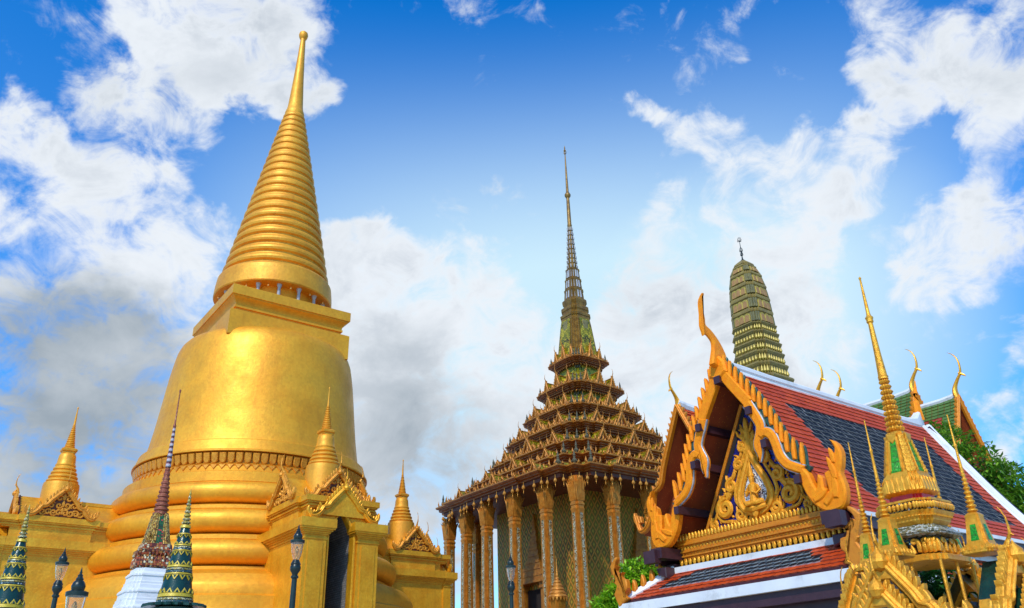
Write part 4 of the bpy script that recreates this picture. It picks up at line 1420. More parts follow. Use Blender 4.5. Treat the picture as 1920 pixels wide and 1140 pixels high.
def make_hall():
    t = thing('gabled_hall', 'hall with a carved orange gable and red and black tiled roof under a white ridge', 'temple hall', (6.1404, 23.2012, 0), TH)
    G = FR((0, 0, 0), (0, -1, 0), (0, 0, 1), (-1, 0, 0))        # gable plane: a right, b up, c out
    # ---- walls
    w = MB()
    w.box(1.2, HALL_L - .6, -2.9, 2.9, 0, 6.0)
    w.box(.15, HALL_L - .3, -3.2, 3.2, 0, 4.0)
    w.build('wall', 'cream', t)
    # ---- main roof
    prof = spline([(.12, 10.62), (1.0, 9.22), (1.9, 7.78), (2.7, 6.62), (3.42, 5.80)], 6)
    TL = arc(prof)[-1]

    def surf(sg):
        def f(s, q, h):
            y, z, dy, dz = interp_path(prof, q)
            return Vector((s, sg * (y - dz * h), z + dy * h))
        return f
    sl = MB()
    n = len(prof)
    lower = [(y + .0, z - .2) for y, z in prof]
    for sg in (-1, 1):
        o = len(sl.v)
        for x in (.05, HALL_L):
            for y, z in prof:
                sl.v.append((x, sg * y, z - .012))
            for y, z in lower:
                sl.v.append((x, sg * y, z))
        for i in range(n - 1):
            sl.f.append([o + i, o + i + 1, o + 2 * n + i + 1, o + 2 * n + i]); sl.m.append(1)
            sl.f.append([o + n + i, o + n + i + 1, o + 3 * n + i + 1, o + 3 * n + i]); sl.m.append(0)
            sl.f.append([o + i, o + i + 1, o + n + i + 1, o + n + i]); sl.m.append(0)
            sl.f.append([o + 2 * n + i, o + 2 * n + i + 1, o + 3 * n + i + 1, o + 3 * n + i]); sl.m.append(0)
    sl.build('roof_deck', ['soffit', 'tile_red'], t)
    tiles = MB()

    def colour(s, q):
        tt = q / TL
        return 1 if (1.9 + .0 * tt < s < HALL_L - 1.25 and .20 < tt < .83) else 0
    tile_roof(tiles, surf(-1), lambda q: (.06, HALL_L - .05), TL, .25, .215, colour, .006, .032)
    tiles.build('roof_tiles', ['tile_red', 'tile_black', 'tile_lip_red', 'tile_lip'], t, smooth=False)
    # ---- white ridge with mouldings, swept up at the far end
    r = MB()
    rp = [(-.22, -.18), (-.22, -.02), (-.17, .0), (-.17, .08), (-.21, .12), (-.21, .22), (-.12, .3), (.12, .3), (.21, .22), (.21, .12), (.17, .08), (.17, 0), (.22, -.02), (.22, -.18)]
    xs = [.05, .3, .7, 1.3, 2.2, 3.5, 5.5, 7.5, 9.2, 10.0, 10.6, 11.0, 11.25]
    zs = [10.62, 10.62, 10.60, 10.575, 10.55, 10.54, 10.53, 10.52, 10.52, 10.52, 10.53, 10.58, 10.62]
    top = [.0, .0, .0, 0, 0, 0, 0, 0, 0, .02, .14, .42, .66]
    wd = [.55, .7, .9, 1, 1, 1, 1, 1, 1, 1, .9, .6, .25]
    vs = []
    for x, z, tp, ww in zip(xs, zs, top, wd):
        for y, zz in rp:
            vs.append((x, y * ww, z + zz + (tp if zz > .2 else 0)))
    m_ = len(rp)
    r.add(vs, [(i * m_ + j, i * m_ + (j + 1) % m_, (i + 1) * m_ + (j + 1) % m_, (i + 1) * m_ + j) for i in range(len(xs) - 1) for j in range(m_)] + [tuple(range(m_)), tuple((len(xs) - 1) * m_ + j for j in range(m_))])
    # raking white verge at the far end, and along the front
    for sg in (-1, 1):
        for x, wq in ((HALL_L - .02, .16),):
            P = [Vector((x + .35 * (1 - i / (n - 1)) ** 3, sg * (y + .02), z + .05)) for i, (y, z) in enumerate(prof)]
            r.tube(P, .15, 8)
            P = [p_ + Vector((-.26, 0, -.01)) for p_ in P]
            r.tube(P, .07, 6)
    r.build('white_ridge', 'white', t)
    v = MB()
    for sg in (-1, 1):
        P = [(y + .03, z - .06) for y, z in prof]
        out = ribbon(P, .34)
        v.plate([(y * sg, z) for y, z in out], FR((HALL_L + .16, 0, 0), (0, 1, 0), (0, 0, 1), (1, 0, 0)), 0, .12, .02)
        for i in range(14):
            y, z, ty, tz = along(P, .04 + .92 * i / 13)
            v.plate([(sg * y - .09, z), (sg * y + .09, z), (sg * y + .07, z + .2), (sg * y - .07, z + .2)], FR((HALL_L + .16, 0, 0), (0, 1, 0), (0, 0, 1), (1, 0, 0)), 0, .1, .02)
    v.build('far_verge', 'maroon', t)
    # ---- eave gutter
    e = MB()
    for sg in (-1, 1):
        ys = sorted((sg * 3.34, sg * 3.52))
        e.box(.0, HALL_L, ys[0], ys[1], 5.70, 5.80, 1)
        ys = sorted((sg * 3.28, sg * 3.46))
        e.box(.02, HALL_L, ys[0], ys[1], 5.42, 5.697, 0)
        ys = sorted((sg * 2.9, sg * 3.28))
        e.box(.3, HALL_L, ys[0], ys[1], 5.30, 5.44, 0)
    e.build('eave', ['maroon', 'white'], t)
    # ---- gable: boards, nagas, heads, flames
    gb = MB()
    ed = MB()
    naga1, naga2 = spline(NAGA1, 4), spline(NAGA2, 4)
    w1 = [.30 - .07 * (i / (len(naga1) - 1)) - (.22 * max(0, (i / (len(naga1) - 1) - .8) / .2)) for i in range(len(naga1))]
    w2 = [.18 + .10 * min(1, i / 6) - .04 * i / (len(naga2) - 1) for i in range(len(naga2))]
    head = spline(HEAD + [HEAD[0]], 2)[:-1]
    for sg in (1, -1):
        def mir(P):
            return [(sg * x, z) for x, z in P]
        gb.plate(mir(ribbon(BOARD, .32)), G, -.04, .14, .03)
        gb.plate(mir(ribbon(naga1, w1)), G, -.04, .16, .05)
        gb.plate(mir(ribbon(naga2, w2)), G, -.04, .17, .05)
        ed.plate(mir(ribbon(naga1, [q + .05 for q in w1])), G, .04, .10, .01)
        ed.plate(mir(ribbon(naga2, [q + .05 for q in w2])), G, .04, .10, .01)
        gb.plate(mir(head), G, -.05, .16, .045)
        # scales: grooves on the head suggested by raised leaves
        for (x, z, a_, L_, W_) in [(2.45, 6.2, .4, .5, .2), (2.75, 6.05, .8, .5, .22), (3.08, 6.15, 1.5, .62, .22), (3.16, 6.6, 1.75, .62, .2), (3.2, 7.0, 1.7, .42, .16)]:
            gb.plate(mir(flame(x, z, a_, L_, W_, .3)), G, .13, .20, .03)
        N = 14
        for i in range(N):
            x, z, tx, tz = along(OUTER, .005 + .93 * i / (N - 1))
            fl_ = .43 + .14 * i / (N - 1)
            F = flame(x - .02, z - .08, pi / 2 - .06, fl_ + .04, .155, -.22)
            gb.plate(mir(F), G, -.03, .12, .045)
            ed.plate(mir(flame(x + .025, z - .10, pi / 2 - .06, fl_ - .02, .16, -.22)), G, -.07, .01, .01, 1)
        ed.plate(mir(ribbon([(x - .08, z - .06) for x, z in OUTER], .14)), G, -.09, .04, .01, 1)
    # bulb below the finial
    gb.plate([(-.34, 10.42), (0, 10.2), (.34, 10.42), (.30, 10.75), (.12, 10.98), (-.12, 10.98), (-.30, 10.75)], G, -.06, .19, .06)
    gb.build('carved_bargeboard', 'orange', t)
    ed.build('glass_edging', ['edge_silver', 'edge_green'], t)
    c = MB()
    chofa(c, (.02, 0, 10.66), (1, 0, 0), (0, 1, 0), 1.0, .22)
    c.build('front_finial', 'orange', t)
    c = MB()
    P = [(11.15, 0, 10.95), (11.24, 0, 11.3), (11.22, 0, 11.65), (11.08, 0, 12.0), (10.93, 0, 12.35), (10.84, 0, 12.6)]
    P = [(22.3 - x, y, z) for x, y, z in P]
    c.tube(P, [.16, .17, .14, .09, .05, .015], 8)
    c.tube([(11.05, 0, 11.45), (10.92, 0, 11.4)], [.08, .02], 6)
    c.build('rear_finial', 'orange', t)
    # ---- purlin ends and soffit
    pu = MB()
    for sg in (1, -1):
        for x, z in [(.93, 9.02), (1.28, 7.98), (2.12, 6.82)]:
            y = sorted((sg * -(x - .09), sg * -(x + .09)))
            pu.box(-.26, 1.2, y[0], y[1], z - .11, z + .11)
        y = sorted((sg * -2.72, sg * -3.16))
        pu.box(-.42, HALL_L - .2, y[0], y[1], 5.54, 5.84)
        y = sorted((sg * -2.88, sg * -3.34))
        pu.box(-.55, -.30, y[0], y[1], 5.42, 5.78)
        pu.plate([(sg * 2.8, 5.0), (sg * 3.1, 5.1), (sg * 3.2, 5.3), (sg * 2.8, 5.3)], G, -1.0, .24, .03)
    pu.box(-.24, 1.2, -.11, .11, 10.12, 10.34)
    pu.build('roof_beam', 'maroon', t)
    # ---- entablature
    en = MB()
    ev = MB()
    for (z0, z1, x, y) in [(5.54, 5.60, .5, 2.86), (5.60, 5.64, .42, 2.88), (5.64, 5.72, .46, 2.86), (5.72, 5.76, .38, 2.88), (5.76, 5.92, .42, 2.86), (5.92, 5.97, .34, 2.90), (5.97, 6.06, .38, 2.86)]:
        en.box(x, 1.25, -y, y, z0, z1, 0)
    for i in range(46):
        a = -2.80 + 5.60 * i / 45
        en.plate(flame(a, 6.06, pi / 2, .2, .11, .2, 4), G, -.44, -.36, .02, 1)
        en.plate([(a - .045, 5.84), (a, 5.77), (a + .045, 5.84), (a, 5.91)], G, -.43, -.395, .015, 1)
        en.plate([(a - .045, 5.68), (a, 5.645), (a + .045, 5.68), (a, 5.715)], G, -.47, -.435, .015, 1)
    for i in range(34):
        a = -2.78 + 5.56 * i / 33
        o = G(a, 5.335, -.46)
        en.lathe([(.008, -.03), (.04, .04), (.062, .12), (.05, .18), (.03, .215)], 7, o, 1)
        en.box(o[0] - .05, o[0] + .1, o[1] - .03, o[1] + .03, 5.50, 5.542, 0)
    en.build('entablature', ['orange_deep', 'pav_gold'], t)
    # ---- pediment
    pd = MB()
    pd.plate([(-2.02, 6.10), (2.02, 6.10), (.05, 9.55), (-.05, 9.55)], G, -1.0, -.86, .01)
    pb = pd.build('pediment', 'blue', t)
    fm = MB()
    for sg in (1, -1):
        fm.plate(ribbon([(sg * 2.10, 6.08), (sg * .06, 9.68)], .10), G, -.9, -.78, .02)
    fm.build('raking_frame', 'orange_deep', pb)
    dk = MB()
    for sg in (1, -1):
        dk.plate(ribbon([(sg * 1.98, 6.12), (sg * .03, 9.52)], .15), G, -.87, -.84, .005)
    dk.build('dark_border', 'dark', pb)
    s = MB()
    K = FR(G(0, 0, -.86), (0, -1, 0), (0, 0, 1), (-1, 0, 0))
    for sg in (1, -1):
        for (x, z, r_, a0, d_, w_) in [(1.12, 6.80, .30, pi / 2, -1, .075), (.82, 7.40, .21, pi / 2 + .4, -1, .055), (.46, 7.95, .17, pi / 2, -1, .05), (1.62, 6.42, .16, pi / 2, -1, .045), (.25, 8.42, .15, pi / 2, -1, .045), (.62, 6.52, .2, 2.4, 1, .05), (.22, 8.0, .1, 1, 1, .03)]:
            scroll(s, K, sg * x, z, r_, a0 if sg > 0 else pi - a0, d_ * sg, 1.5, w_ * 1.02, .05, 20, flat=.8)
            s.plate([(sg * p, q) for p, q in flame(x - r_ * .1, z + r_ * .7, pi / 2 + .55, r_ * 1.9, r_ * .75, -.8)], K, 0, .11, .04)
            s.plate([(sg * p, q) for p, q in flame(x + r_ * .75, z + r_ * .1, pi / 2 + .1, r_ * 1.3, r_ * .5, -.6)], K, 0, .09, .03)
        # stems
        P = spline([(.05, 6.36), (.5, 6.30), (.95, 6.38), (1.36, 6.48), (1.5, 6.85), (1.28, 7.12), (1.0, 7.2)], 5)
        s.tube([K(sg * x, z, .06) for x, z in P], [.07 - .045 * i / len(P) for i in range(len(P))], 6, 0, .8, K(0, 0, 1) - K(0, 0, 0))
        P = spline([(.5, 6.62), (.72, 6.95), (.66, 7.3), (.52, 7.6), (.34, 7.98), (.16, 8.3)], 5)
        s.tube([K(sg * x, z, .06) for x, z in P], [.07 - .03 * i / len(P) for i in range(len(P))], 6, 0, .8, K(0, 0, 1) - K(0, 0, 0))
        for i in range(6):
            x = .12 + i * .17
            o = K(sg * x, 6.33 + .03 * (i % 2), .05)
            s.lathe([(.02, -.07), (.07, -.03), (.075, .03), (.03, .08)], 8, o)
    rl = random.Random(4)
    for _ in range(120):
        z = rl.uniform(6.3, 8.9)
        lim = 1.78 * (1 - (z - 6.2) / 3.25)
        x = rl.uniform(-lim, lim)
        if abs(x) < .62 * min(1, (8.25 - z) / 1.0) and z < 8.2:
            continue
        s.plate(flame(x, z - .05, pi / 2 - (.5 if x > 0 else -.5) + rl.uniform(-.5, .5), rl.uniform(.13, .24), rl.uniform(.05, .085), rl.choice((-1, 1)) * 1.1, 5), K, 0, rl.uniform(.05, .1), .02)
    for (z, L_, W_) in [(8.16, .55, .34), (8.5, .5, .26), (8.8, .46, .18)]:
        s.plate(flame(0, z, pi / 2, L_, W_, 0), K, 0, .15, .05)
        for sg in (1, -1):
            s.plate([(sg * p, q) for p, q in flame(.1, z, pi / 2 - .4, L_ * .7, W_ * .5, .5)], K, 0, .11, .03)
    MED = spline([(0, 8.22), (.20, 7.80), (.42, 7.38), (.56, 7.0), (.52, 6.72), (.30, 6.52), (0, 6.42)], 5)
    for sg in (1, -1):
        s.tube([K(sg * x, z, .10) for x, z in MED], [.085] * len(MED), 8, 0, .9, K(0, 0, 1) - K(0, 0, 0))
        M2 = [(x * .78, 7.2 + (z - 7.2) * .80) for x, z in MED]
        s.tube([K(sg * x, z, .10) for x, z in M2], [.045] * len(M2), 6, 0, .9, K(0, 0, 1) - K(0, 0, 0))
    s.build('gilded_scrollwork', 'gilt', pb)
    md = MB()
    out = [(x * .80, 7.2 + (z - 7.2) * .80) for x, z in MED]
    md.plate(out + [(-x, z) for x, z in out[::-1]], K, 0, .06, .01)
    md.build('mirror_panel', 'silver_glass', pb)
    # seated figure in relief
    fg = MB()
    B = lambda x, z, c_: K(x, z, c_)
    fg.tube([B(0, 6.70, .12), B(0, 6.82, .14), B(.0, 6.98, .14), B(0, 7.10, .13), B(0, 7.17, .13)], [.13, .10, .095, .12, .05], 10)
    fg.tube([B(0, 7.15, .14), B(0, 7.20, .15), B(0, 7.27, .15), B(0, 7.33, .15)], [.045, .062, .066, .05], 10)
    fg.tube([B(0, 7.31, .14), B(0, 7.36, .14), B(0, 7.44, .14), B(0, 7.58, .14), B(0, 7.70, .14)], [.08, .06, .045, .025, .005], 8)
    for sg in (1, -1):
        fg.tube([B(sg * .11, 7.09, .13), B(sg * .19, 6.97, .15), B(sg * .15, 6.88, .22), B(sg * .03, 6.95, .26)], [.042, .038, .032, .022], 7)
        fg.tube([B(sg * .06, 6.72, .14), B(sg * .24, 6.70, .20), B(sg * .14, 6.66, .28), B(-sg * .06, 6.66, .27)], [.07, .06, .045, .03], 8)
    fg.tube([B(-.3, 6.60, .12), B(0, 6.56, .2), B(.3, 6.60, .12)], [.06, .10, .06], 8)
    fg.plate(flame(0, 6.62, -pi / 2, .3, .2, 0), K, .1, .24, .04)
    c0_ = K(0, 6.55, 0)
    fg.v = [tuple(c0_ + (Vector(q) - c0_) * 1.22) for q in fg.v]
    fg.build('seated_deity_relief', 'gilt', pb)
    # ---- lower skirt roof all round
    ZT, ZB, XT, XB, YT, YB = 5.20, 4.34, .28, -1.06, 2.95, 3.95
    sk = MB()
    F = [(XT, -YT, ZT), (XT, YT, ZT), (XB, YB, ZB), (XB, -YB, ZB), (HALL_L, -YT, ZT), (HALL_L, -YB, ZB), (HALL_L, YT, ZT), (HALL_L, YB, ZB)]
    sk.add(F, [(0, 1, 2, 3), (0, 3, 5, 4), (1, 6, 7, 2)])
    sk.add([(x, y, z - .1) for x, y, z in F], [(0, 3, 2, 1), (0, 4, 5, 3), (1, 2, 7, 6)])
    sk.build('skirt_deck', 'maroon', t)
    LF = sqrt((XT - XB) ** 2 + (ZT - ZB) ** 2)
    nF = Vector((-(ZT - ZB), 0, XT - XB)).normalized()

    def surfF(s_, q, h):
        u_ = q / LF
        return Vector((XT + (XB - XT) * u_, -s_, ZT + (ZB - ZT) * u_)) + nF * h
    LS = sqrt((YT - YB) ** 2 + (ZT - ZB) ** 2)
    nS = Vector((0, -(ZT - ZB), YB - YT)).normalized()

    def surfS(s_, q, h):
        u_ = q / LS
        return Vector((s_, -(YT + (YB - YT) * u_), ZT + (ZB - ZT) * u_)) + nS * h
    tk = MB()

    def colF(s_, q):
        u_ = q / LF
        lim = YT - .55 + (YB - YT) * u_ - .55 * abs(u_ - .5)
        return 1 if (.16 < u_ < .66 and -lim - .35 + 1.0 * (1 - u_) < s_ < lim - .1 - .5 * (1 - u_)) else 0
    tile_roof(tk, surfF, lambda q: (-(YT + (YB - YT) * q / LF) + .03, YT + (YB - YT) * q / LF - .03), LF, .235, .20, colF, .006, .034)
    tile_roof(tk, surfS, lambda q: (XT + (XB - XT) * q / LS + .03, HALL_L), LS, .235, .20, lambda s_, q: 1 if .25 < q / LS < .75 and s_ > .3 else 0, .006, .034)
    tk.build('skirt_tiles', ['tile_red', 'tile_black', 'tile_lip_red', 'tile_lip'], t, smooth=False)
    wb = MB()
    for sg in (1, -1):
        a, b = Vector((XT, sg * YT, ZT)), Vector((XB, sg * YB, ZB))
        m0 = a.lerp(b, .5) + Vector((0, 0, -.03))
        wb.tube([a + Vector((0, 0, .05)), m0 + Vector((0, 0, .05)), b + Vector((0, 0, .05))], [.13, .12, .11], 8)
        wb.tube([a + Vector((0, 0, .13)), m0 + Vector((0, 0, .13)), b + Vector((0, 0, .12))], [.07, .065, .06], 8)
        y = sorted((sg * (YT - .12), sg * (YT + .13)))
        wb.box(XT - .05, HALL_L, y[0], y[1], ZT - .06, ZT + .10)
        y = sorted((sg * (YB - .04), sg * (YB + .06)))
        wb.box(XB - .02, HALL_L, y[0], y[1], ZB - .25, ZB + .0)
    wb.box(XT - .14, XT + .12, -YT, YT, ZT - .06, ZT + .105)
    wb.box(XB - .06, XB + .04, -YB, YB, ZB - .252, ZB + .003)
    wb.build('white_edging', 'white', t)
    mf = MB()
    mf.box(XB + .06, HALL_L, -YB + .06, YB - .06, ZB - .56, ZB - .255)
    mf.box(XB + .35, HALL_L, -YB + .35, YB - .35, ZB - .80, ZB - .562)
    mf.build('eave_board', 'maroon', t)
    # naga and flames on the hip
    for sg in (1, -1):
        hn = MB()
        off = .0
        PF = FR((-1.05, 0, 0), (0, sg, 0), (0, 0, 1), (-1, 0, 0))
        hn.plate([(x, z) for x, z in spline(HIP_NAGA + [HIP_NAGA[0]], 2)[:-1]], PF, -.07, .09, .03)
        for i, u_ in enumerate((.26, .42, .58, .74, .86)):
            p_ = Vector((XT, sg * YT, ZT)).lerp(Vector((XB, sg * YB, ZB)), u_)
            PF2 = FR(p_ + Vector((0, 0, .1)), (0, sg, 0), (0, 0, 1), (-1, 0, 0))
            hn.plate(flame(0, -.05, pi / 2 + .1, .42, .2, -.5), PF2, -.05, .06, .03)
        hn.build('hip_naga', 'orange_deep', t)


make_hall()


def far_gable_roof(t, apex_z, hw_ratio, tiers, sc, mats, drop, chofa_s, fl=14, board=.3, red_panel=True):
    """tiers = [(y0, y1, ridge_z)]: stepped roofs, gable facing -y"""
    for k, (y0, y1, zr) in enumerate(tiers):
        r = MB()
        prof = spline([(.1, zr), (hw_ratio * drop * .32, zr - drop * .36), (hw_ratio * drop * .62, zr - drop * .66), (hw_ratio * drop, zr - drop)], 8)
        L = arc(prof)[-1]
        rows = 34
        for sg in (-1, 1):
            for i in range(rows):
                q0, q1 = L * i / rows, L * (i + 1.1) / rows
                a, b = interp_path(prof, q0), interp_path(prof, min(L, q1))
                tt = (i + .5) / rows
                segs = [(y0, y1, 0)]
                if red_panel and .16 < tt < .80:
                    segs = [(y0, y0 + 1.0, 0), (y0 + 1.0, y1, 1)]
                for (ya, yb, mi) in segs:
                    n = max(1, int((yb - ya) / .42))
                    for j in range(n):
                        u0, u1 = ya + (yb - ya) * j / n + .015, ya + (yb - ya) * (j + 1) / n - .015
                        h = .05 + random.uniform(-.012, .012)
                        r.add([(sg * a[0], u0, a[1]), (sg * a[0], u1, a[1]), (sg * (b[0] - b[3] * h), u1, b[1] + b[2] * h), (sg * (b[0] - b[3] * h), u0, b[1] + b[2] * h), (sg * b[0], u1, b[1]), (sg * b[0], u0, b[1])],
                              [(0, 1, 2, 3), (3, 2, 4, 5)], mi)
            under = [(y_, z_ - .18) for y_, z_ in prof]
            r.add([(sg * y_, yy, z_) for yy in (y0, y1) for y_, z_ in under], [(i, i + 1, len(under) + i + 1, len(under) + i) for i in range(len(under) - 1)], 2)
        r.build('roof', mats, t, smooth=False)
        g_ = MB()
        g_.plate([(-hw_ratio * drop * .93, zr - drop), (hw_ratio * drop * .93, zr - drop), (0, zr - .3)], FR((0, y0 + .9, 0), (1, 0, 0), (0, 0, 1), (0, -1, 0)), -.1, 0, .01)
        g_.build('gable_wall', 'soffit', t)
        rd = MB()
        rd.tube([(0, y0 - .05, zr + .12 + .22 * sc), (0, y0 + .35, zr + .14), (0, y0 + 1.2, zr + .08), (0, y1, zr + .06)], [.15, .2, .2, .2], 8)
        rd.build('white_ridge', 'white', t)
        b_ = MB()
        fr = FR((0, y0 - .06, zr - drop), (1, 0, 0), (0, 0, 1), (0, -1, 0))
        gable_front(fr, hw_ratio * drop * 1.02, drop + .12, fl, board, .2, .34 * sc, b_, 0, .9 * sc, False)
        b_.build('gilded_bargeboard', 'orange_deep', t)
        c = MB()
        slim_chofa(c, (0, y0 - .04, zr + .05), (0, 1, 0), chofa_s)
        c.build('horned_finial', 'pav_gold', t)


def make_far_halls():
    t = thing('green_roofed_hall', 'distant temple hall with green and rust tiled stepped roof at right', 'temple hall', (29.193, 52.419, 0), TH)
    far_gable_roof(t, 19.5, .57, [(0, 3.4, 19.5), (2.75, 14, 20.75)], 1.0, ['tile_green', 'tile_rust', 'soffit'], 7.5, 1.28, 20, .34)
    b = MB()
    b.box(-3.4, 3.4, 1.2, 14, 0, 13.4)
    b.build('wall', 'cream', t)
    lw = MB()
    for sg in (-1, 1):
        lw.add([(sg * 3.6, 0, 12.2), (sg * 6.0, -.5, 9.6), (sg * 6.0, 14, 9.6), (sg * 3.6, 14, 12.2)], [(0, 1, 2, 3)])
        lw.add([(sg * 3.6, 0, 12.05), (sg * 6.0, -.5, 9.45), (sg * 6.0, 14, 9.45), (sg * 3.6, 14, 12.05)], [(0, 3, 2, 1)])
    lw.build('lower_roof', 'tile_green', t)
    # narrow gable just behind the front hall, to its left
    t = thing('gabled_porch', 'small dark gable with orange edges between the brown temple and front hall', 'gable porch', (6.838, 33.305, 0), TH - pi / 2)
    far_gable_roof(t, 12.83, .58, [(0, 7, 12.83)], .62, ['tile_red', 'tile_black', 'soffit'], 4.6, .66, 20, .2)
    b = MB()
    b.box(-2.1, 2.1, 1.0, 7, 0, 9.2)
    b.build('wall', 'cream', t)


make_far_halls()


# ================================================================== gilded spire pavilion, front right
def make_pavilion():
    k = 16 / 11
    loc = (16 * sin(radians(25.17)), 16 * cos(radians(25.17)), 0)
    t = thing('spire_pavilion', 'small gilded pavilion with green glass insets and a ribbed spire before the tiled roof', 'pavilion', loc, TH)
    Z = lambda z: 1.6 + (z - 1.6) * k
    s = MB()
    s.lathe([(.02 * k, Z(5.25)), (.062 * k, Z(5.27)), (.055 * k, Z(5.34)), (.042 * k, Z(5.6)), (.030 * k, Z(6.05)), (.045 * k, Z(6.07)), (.042 * k, Z(6.10)), (.052 * k, Z(6.13)), (.03 * k, Z(6.16)), (.024 * k, Z(6.2)), (.014 * k, Z(6.6)), (.012 * k, Z(6.70)), (.018 * k, Z(6.71)), (.016 * k, Z(6.725)), (.002, Z(6.74))], 14)
    z = 4.56
    for i in range(11):
        r = (.094 - .0050 * i) * k
        h = .074 if i else .085
        s.sweep(PLAN_R2, [(r * .55, Z(z)), (r * .6, Z(z + h * .3)), (r * .86, Z(z + h * .45)), (r * .9, Z(z + h * .72)), (r * .55, Z(z + h * 1.02))])
        for j in range(12):
            a = 2 * pi * (j + .5) / 12
            s.tube([(cos(a) * r * .8, sin(a) * r * .8, Z(z + h * .4)), (cos(a) * r * 1.02, sin(a) * r * 1.02, Z(z + h * .66)), (cos(a) * r * 1.0, sin(a) * r * 1.0, Z(z + h * .95))], [.02 * k, .022 * k, .004], 5)
        z += h * .93
    s.build('ribbed_spire', 'pav_gold', t)
    # bell with green insets and scales
    b = MB()
    prof = [(.105, 4.56), (.118, 4.50), (.13, 4.42), (.15, 4.30), (.172, 4.18), (.19, 4.08), (.20, 4.05)]
    b.sweep(PLAN_R3, [(r * k * .97, Z(z_)) for r, z_ in prof[::-1]])
    fac = MB()
    for q in range(4):
        a = q * pi / 2
        ca, sa = cos(a), sin(a)

        def Wp(x, y, zz):
            return (x * ca - y * sa, x * sa + y * ca, zz)
        P = []
        for r, z_ in prof[1:]:
            P.append((r * k * .97 + .012, r * k * .34, Z(z_)))
        vs = [Wp(x, -y, zz) for x, y, zz in P] + [Wp(x, y, zz) for x, y, zz in P]
        n = len(P)
        fac.add(vs, [(i, i + 1, n + i + 1, n + i) for i in range(n - 1)])
        for sg in (-1, 1):
            b.tube([Wp(x + .004, sg * y * 1.12, zz) for x, y, zz in P], [.018] * n, 6)
        # scale leaves on the stepped corners
        for i in range(9):
            u = i / 8
            zz = 4.49 - .42 * u
            r = .112 + .08 * u
            for (x, y) in ((.93, .72), (.82, .82), (.72, .93)):
                o = Vector(Wp(x * r * k, y * r * k, Z(zz)))
                d = Vector(Wp(x, y, 0)).normalized()
                fr = FR(o, (-d.y, d.x, 0), (0, 0, 1), d)
                w_ = .026 * k * (.8 + .4 * u)
                b.plate([(-w_, .03), (w_, .03), (w_ * .8, -.03), (0, -.065), (-w_ * .8, -.03)], fr, -.015, .028, .01)
        b.plate([(-.1, .09), (.1, .09), (.07, -.01), (0, -.09), (-.07, -.01)], FR(Wp(.122 * k, 0, Z(4.47)), (-sa, ca, 0), (0, 0, 1), (ca, sa, 0)), -.01, .035, .012)
    b.build('bell', 'pav_gold', t)
    fac.build('green_inset', 'glass_green', t)
    # lotus, red neck, mirror band, cornices
    l = MB()
    l.sweep(PLAN_R3, [(.20 * k, Z(3.77)), (.262 * k, Z(3.80)), (.272 * k, Z(3.84)), (.255 * k, Z(3.92)), (.225 * k, Z(4.0)), (.205 * k, Z(4.04)), (.195 * k, Z(4.06))])
    for j in range(len(PLAN_R3)):
        a, c = Vector(PLAN_R3[j]), Vector(PLAN_R3[(j + 1) % len(PLAN_R3)])
        L = (c - a).length
        n = max(1, int(L / .22))
        for i in range(n):
            m0 = a.lerp(c, (i + .5) / n)
            d = (c - a).normalized()
            nrm = Vector((d.y, -d.x))
            w_ = L / n * .46 * .26 * k
            o = Vector((m0.x * .258 * k, m0.y * .258 * k, Z(3.80)))
            fr = FR(o, (d.x, d.y, 0), Vector((nrm.x * -.18, nrm.y * -.18, 1)).normalized(), (nrm.x, nrm.y, .1))
            l.plate([(-w_, .0), (w_, .0), (w_ * 1.0, .11), (w_ * .5, .2), (0, .27), (-w_ * .5, .2), (-w_, .11)], fr, -.02, .035, .015)
    l.sweep(PLAN_R3, [(.335 * k, Z(3.66)), (.345 * k, Z(3.665)), (.345 * k, Z(3.69)), (.30 * k, Z(3.70)), (.20 * k, Z(3.72))])
    l.sweep(PLAN_R3, [(.25 * k, Z(3.40)), (.27 * k, Z(3.42)), (.30 * k, Z(3.45)), (.30 * k, Z(3.47)), (.345 * k, Z(3.54)), (.35 * k, Z(3.555)), (.33 * k, Z(3.57))])
    for j in range(len(PLAN_R3)):
        a, c = Vector(PLAN_R3[j]), Vector(PLAN_R3[(j + 1) % len(PLAN_R3)])
        L = (c - a).length
        n = max(1, int(L / .13))
        for i in range(n):
            m0 = a.lerp(c, (i + .5) / n)
            l.lathe([(.01, -.05), (.035, -.02), (.04, .02), (.015, .06)], 6, (m0.x * .352 * k, m0.y * .352 * k, Z(3.61)))
            l.lathe([(.005, -.02), (.02, -.01), (.02, .01), (.005, .02)], 5, (m0.x * .325 * k, m0.y * .325 * k, Z(3.50)))
    l.sweep(PLAN_R3, [(.37 * k, Z(2.99)), (.39 * k, Z(3.0)), (.39 * k, Z(3.05)), (.36 * k, Z(3.07)), (.2 * k, Z(3.08))])
    for j in range(len(PLAN_R3)):
        a, c = Vector(PLAN_R3[j]), Vector(PLAN_R3[(j + 1) % len(PLAN_R3)])
        L = (c - a).length
        n = max(1, int(L / .46))
        d = (c - a).normalized()
        nrm = Vector((d.y, -d.x))
        for i in range(n):
            m0 = a.lerp(c, (i + .5) / n)
            fr = FR((m0.x * .275 * k, m0.y * .275 * k, Z(3.08)), (d.x, d.y, 0), (0, 0, 1), (nrm.x, nrm.y, 0))
            scroll(l, fr, -.03, .20, .05, 0, 1, 1.2, .02, .03, 10)
            l.plate(flame(.04, .03, pi / 2, .22, .09, .4), fr, .0, .06, .015)
            l.plate(flame(-.05, .02, pi / 2 + .3, .16, .07, -.4), fr, .0, .05, .015)
    l.build('gilded_cornice', 'pav_gold', t)
    n_ = MB()
    n_.sweep(PLAN_R3, [(.205 * k, Z(3.70)), (.205 * k, Z(3.78))])
    n_.build('red_neck', 'pav_red', t)
    n_ = MB()
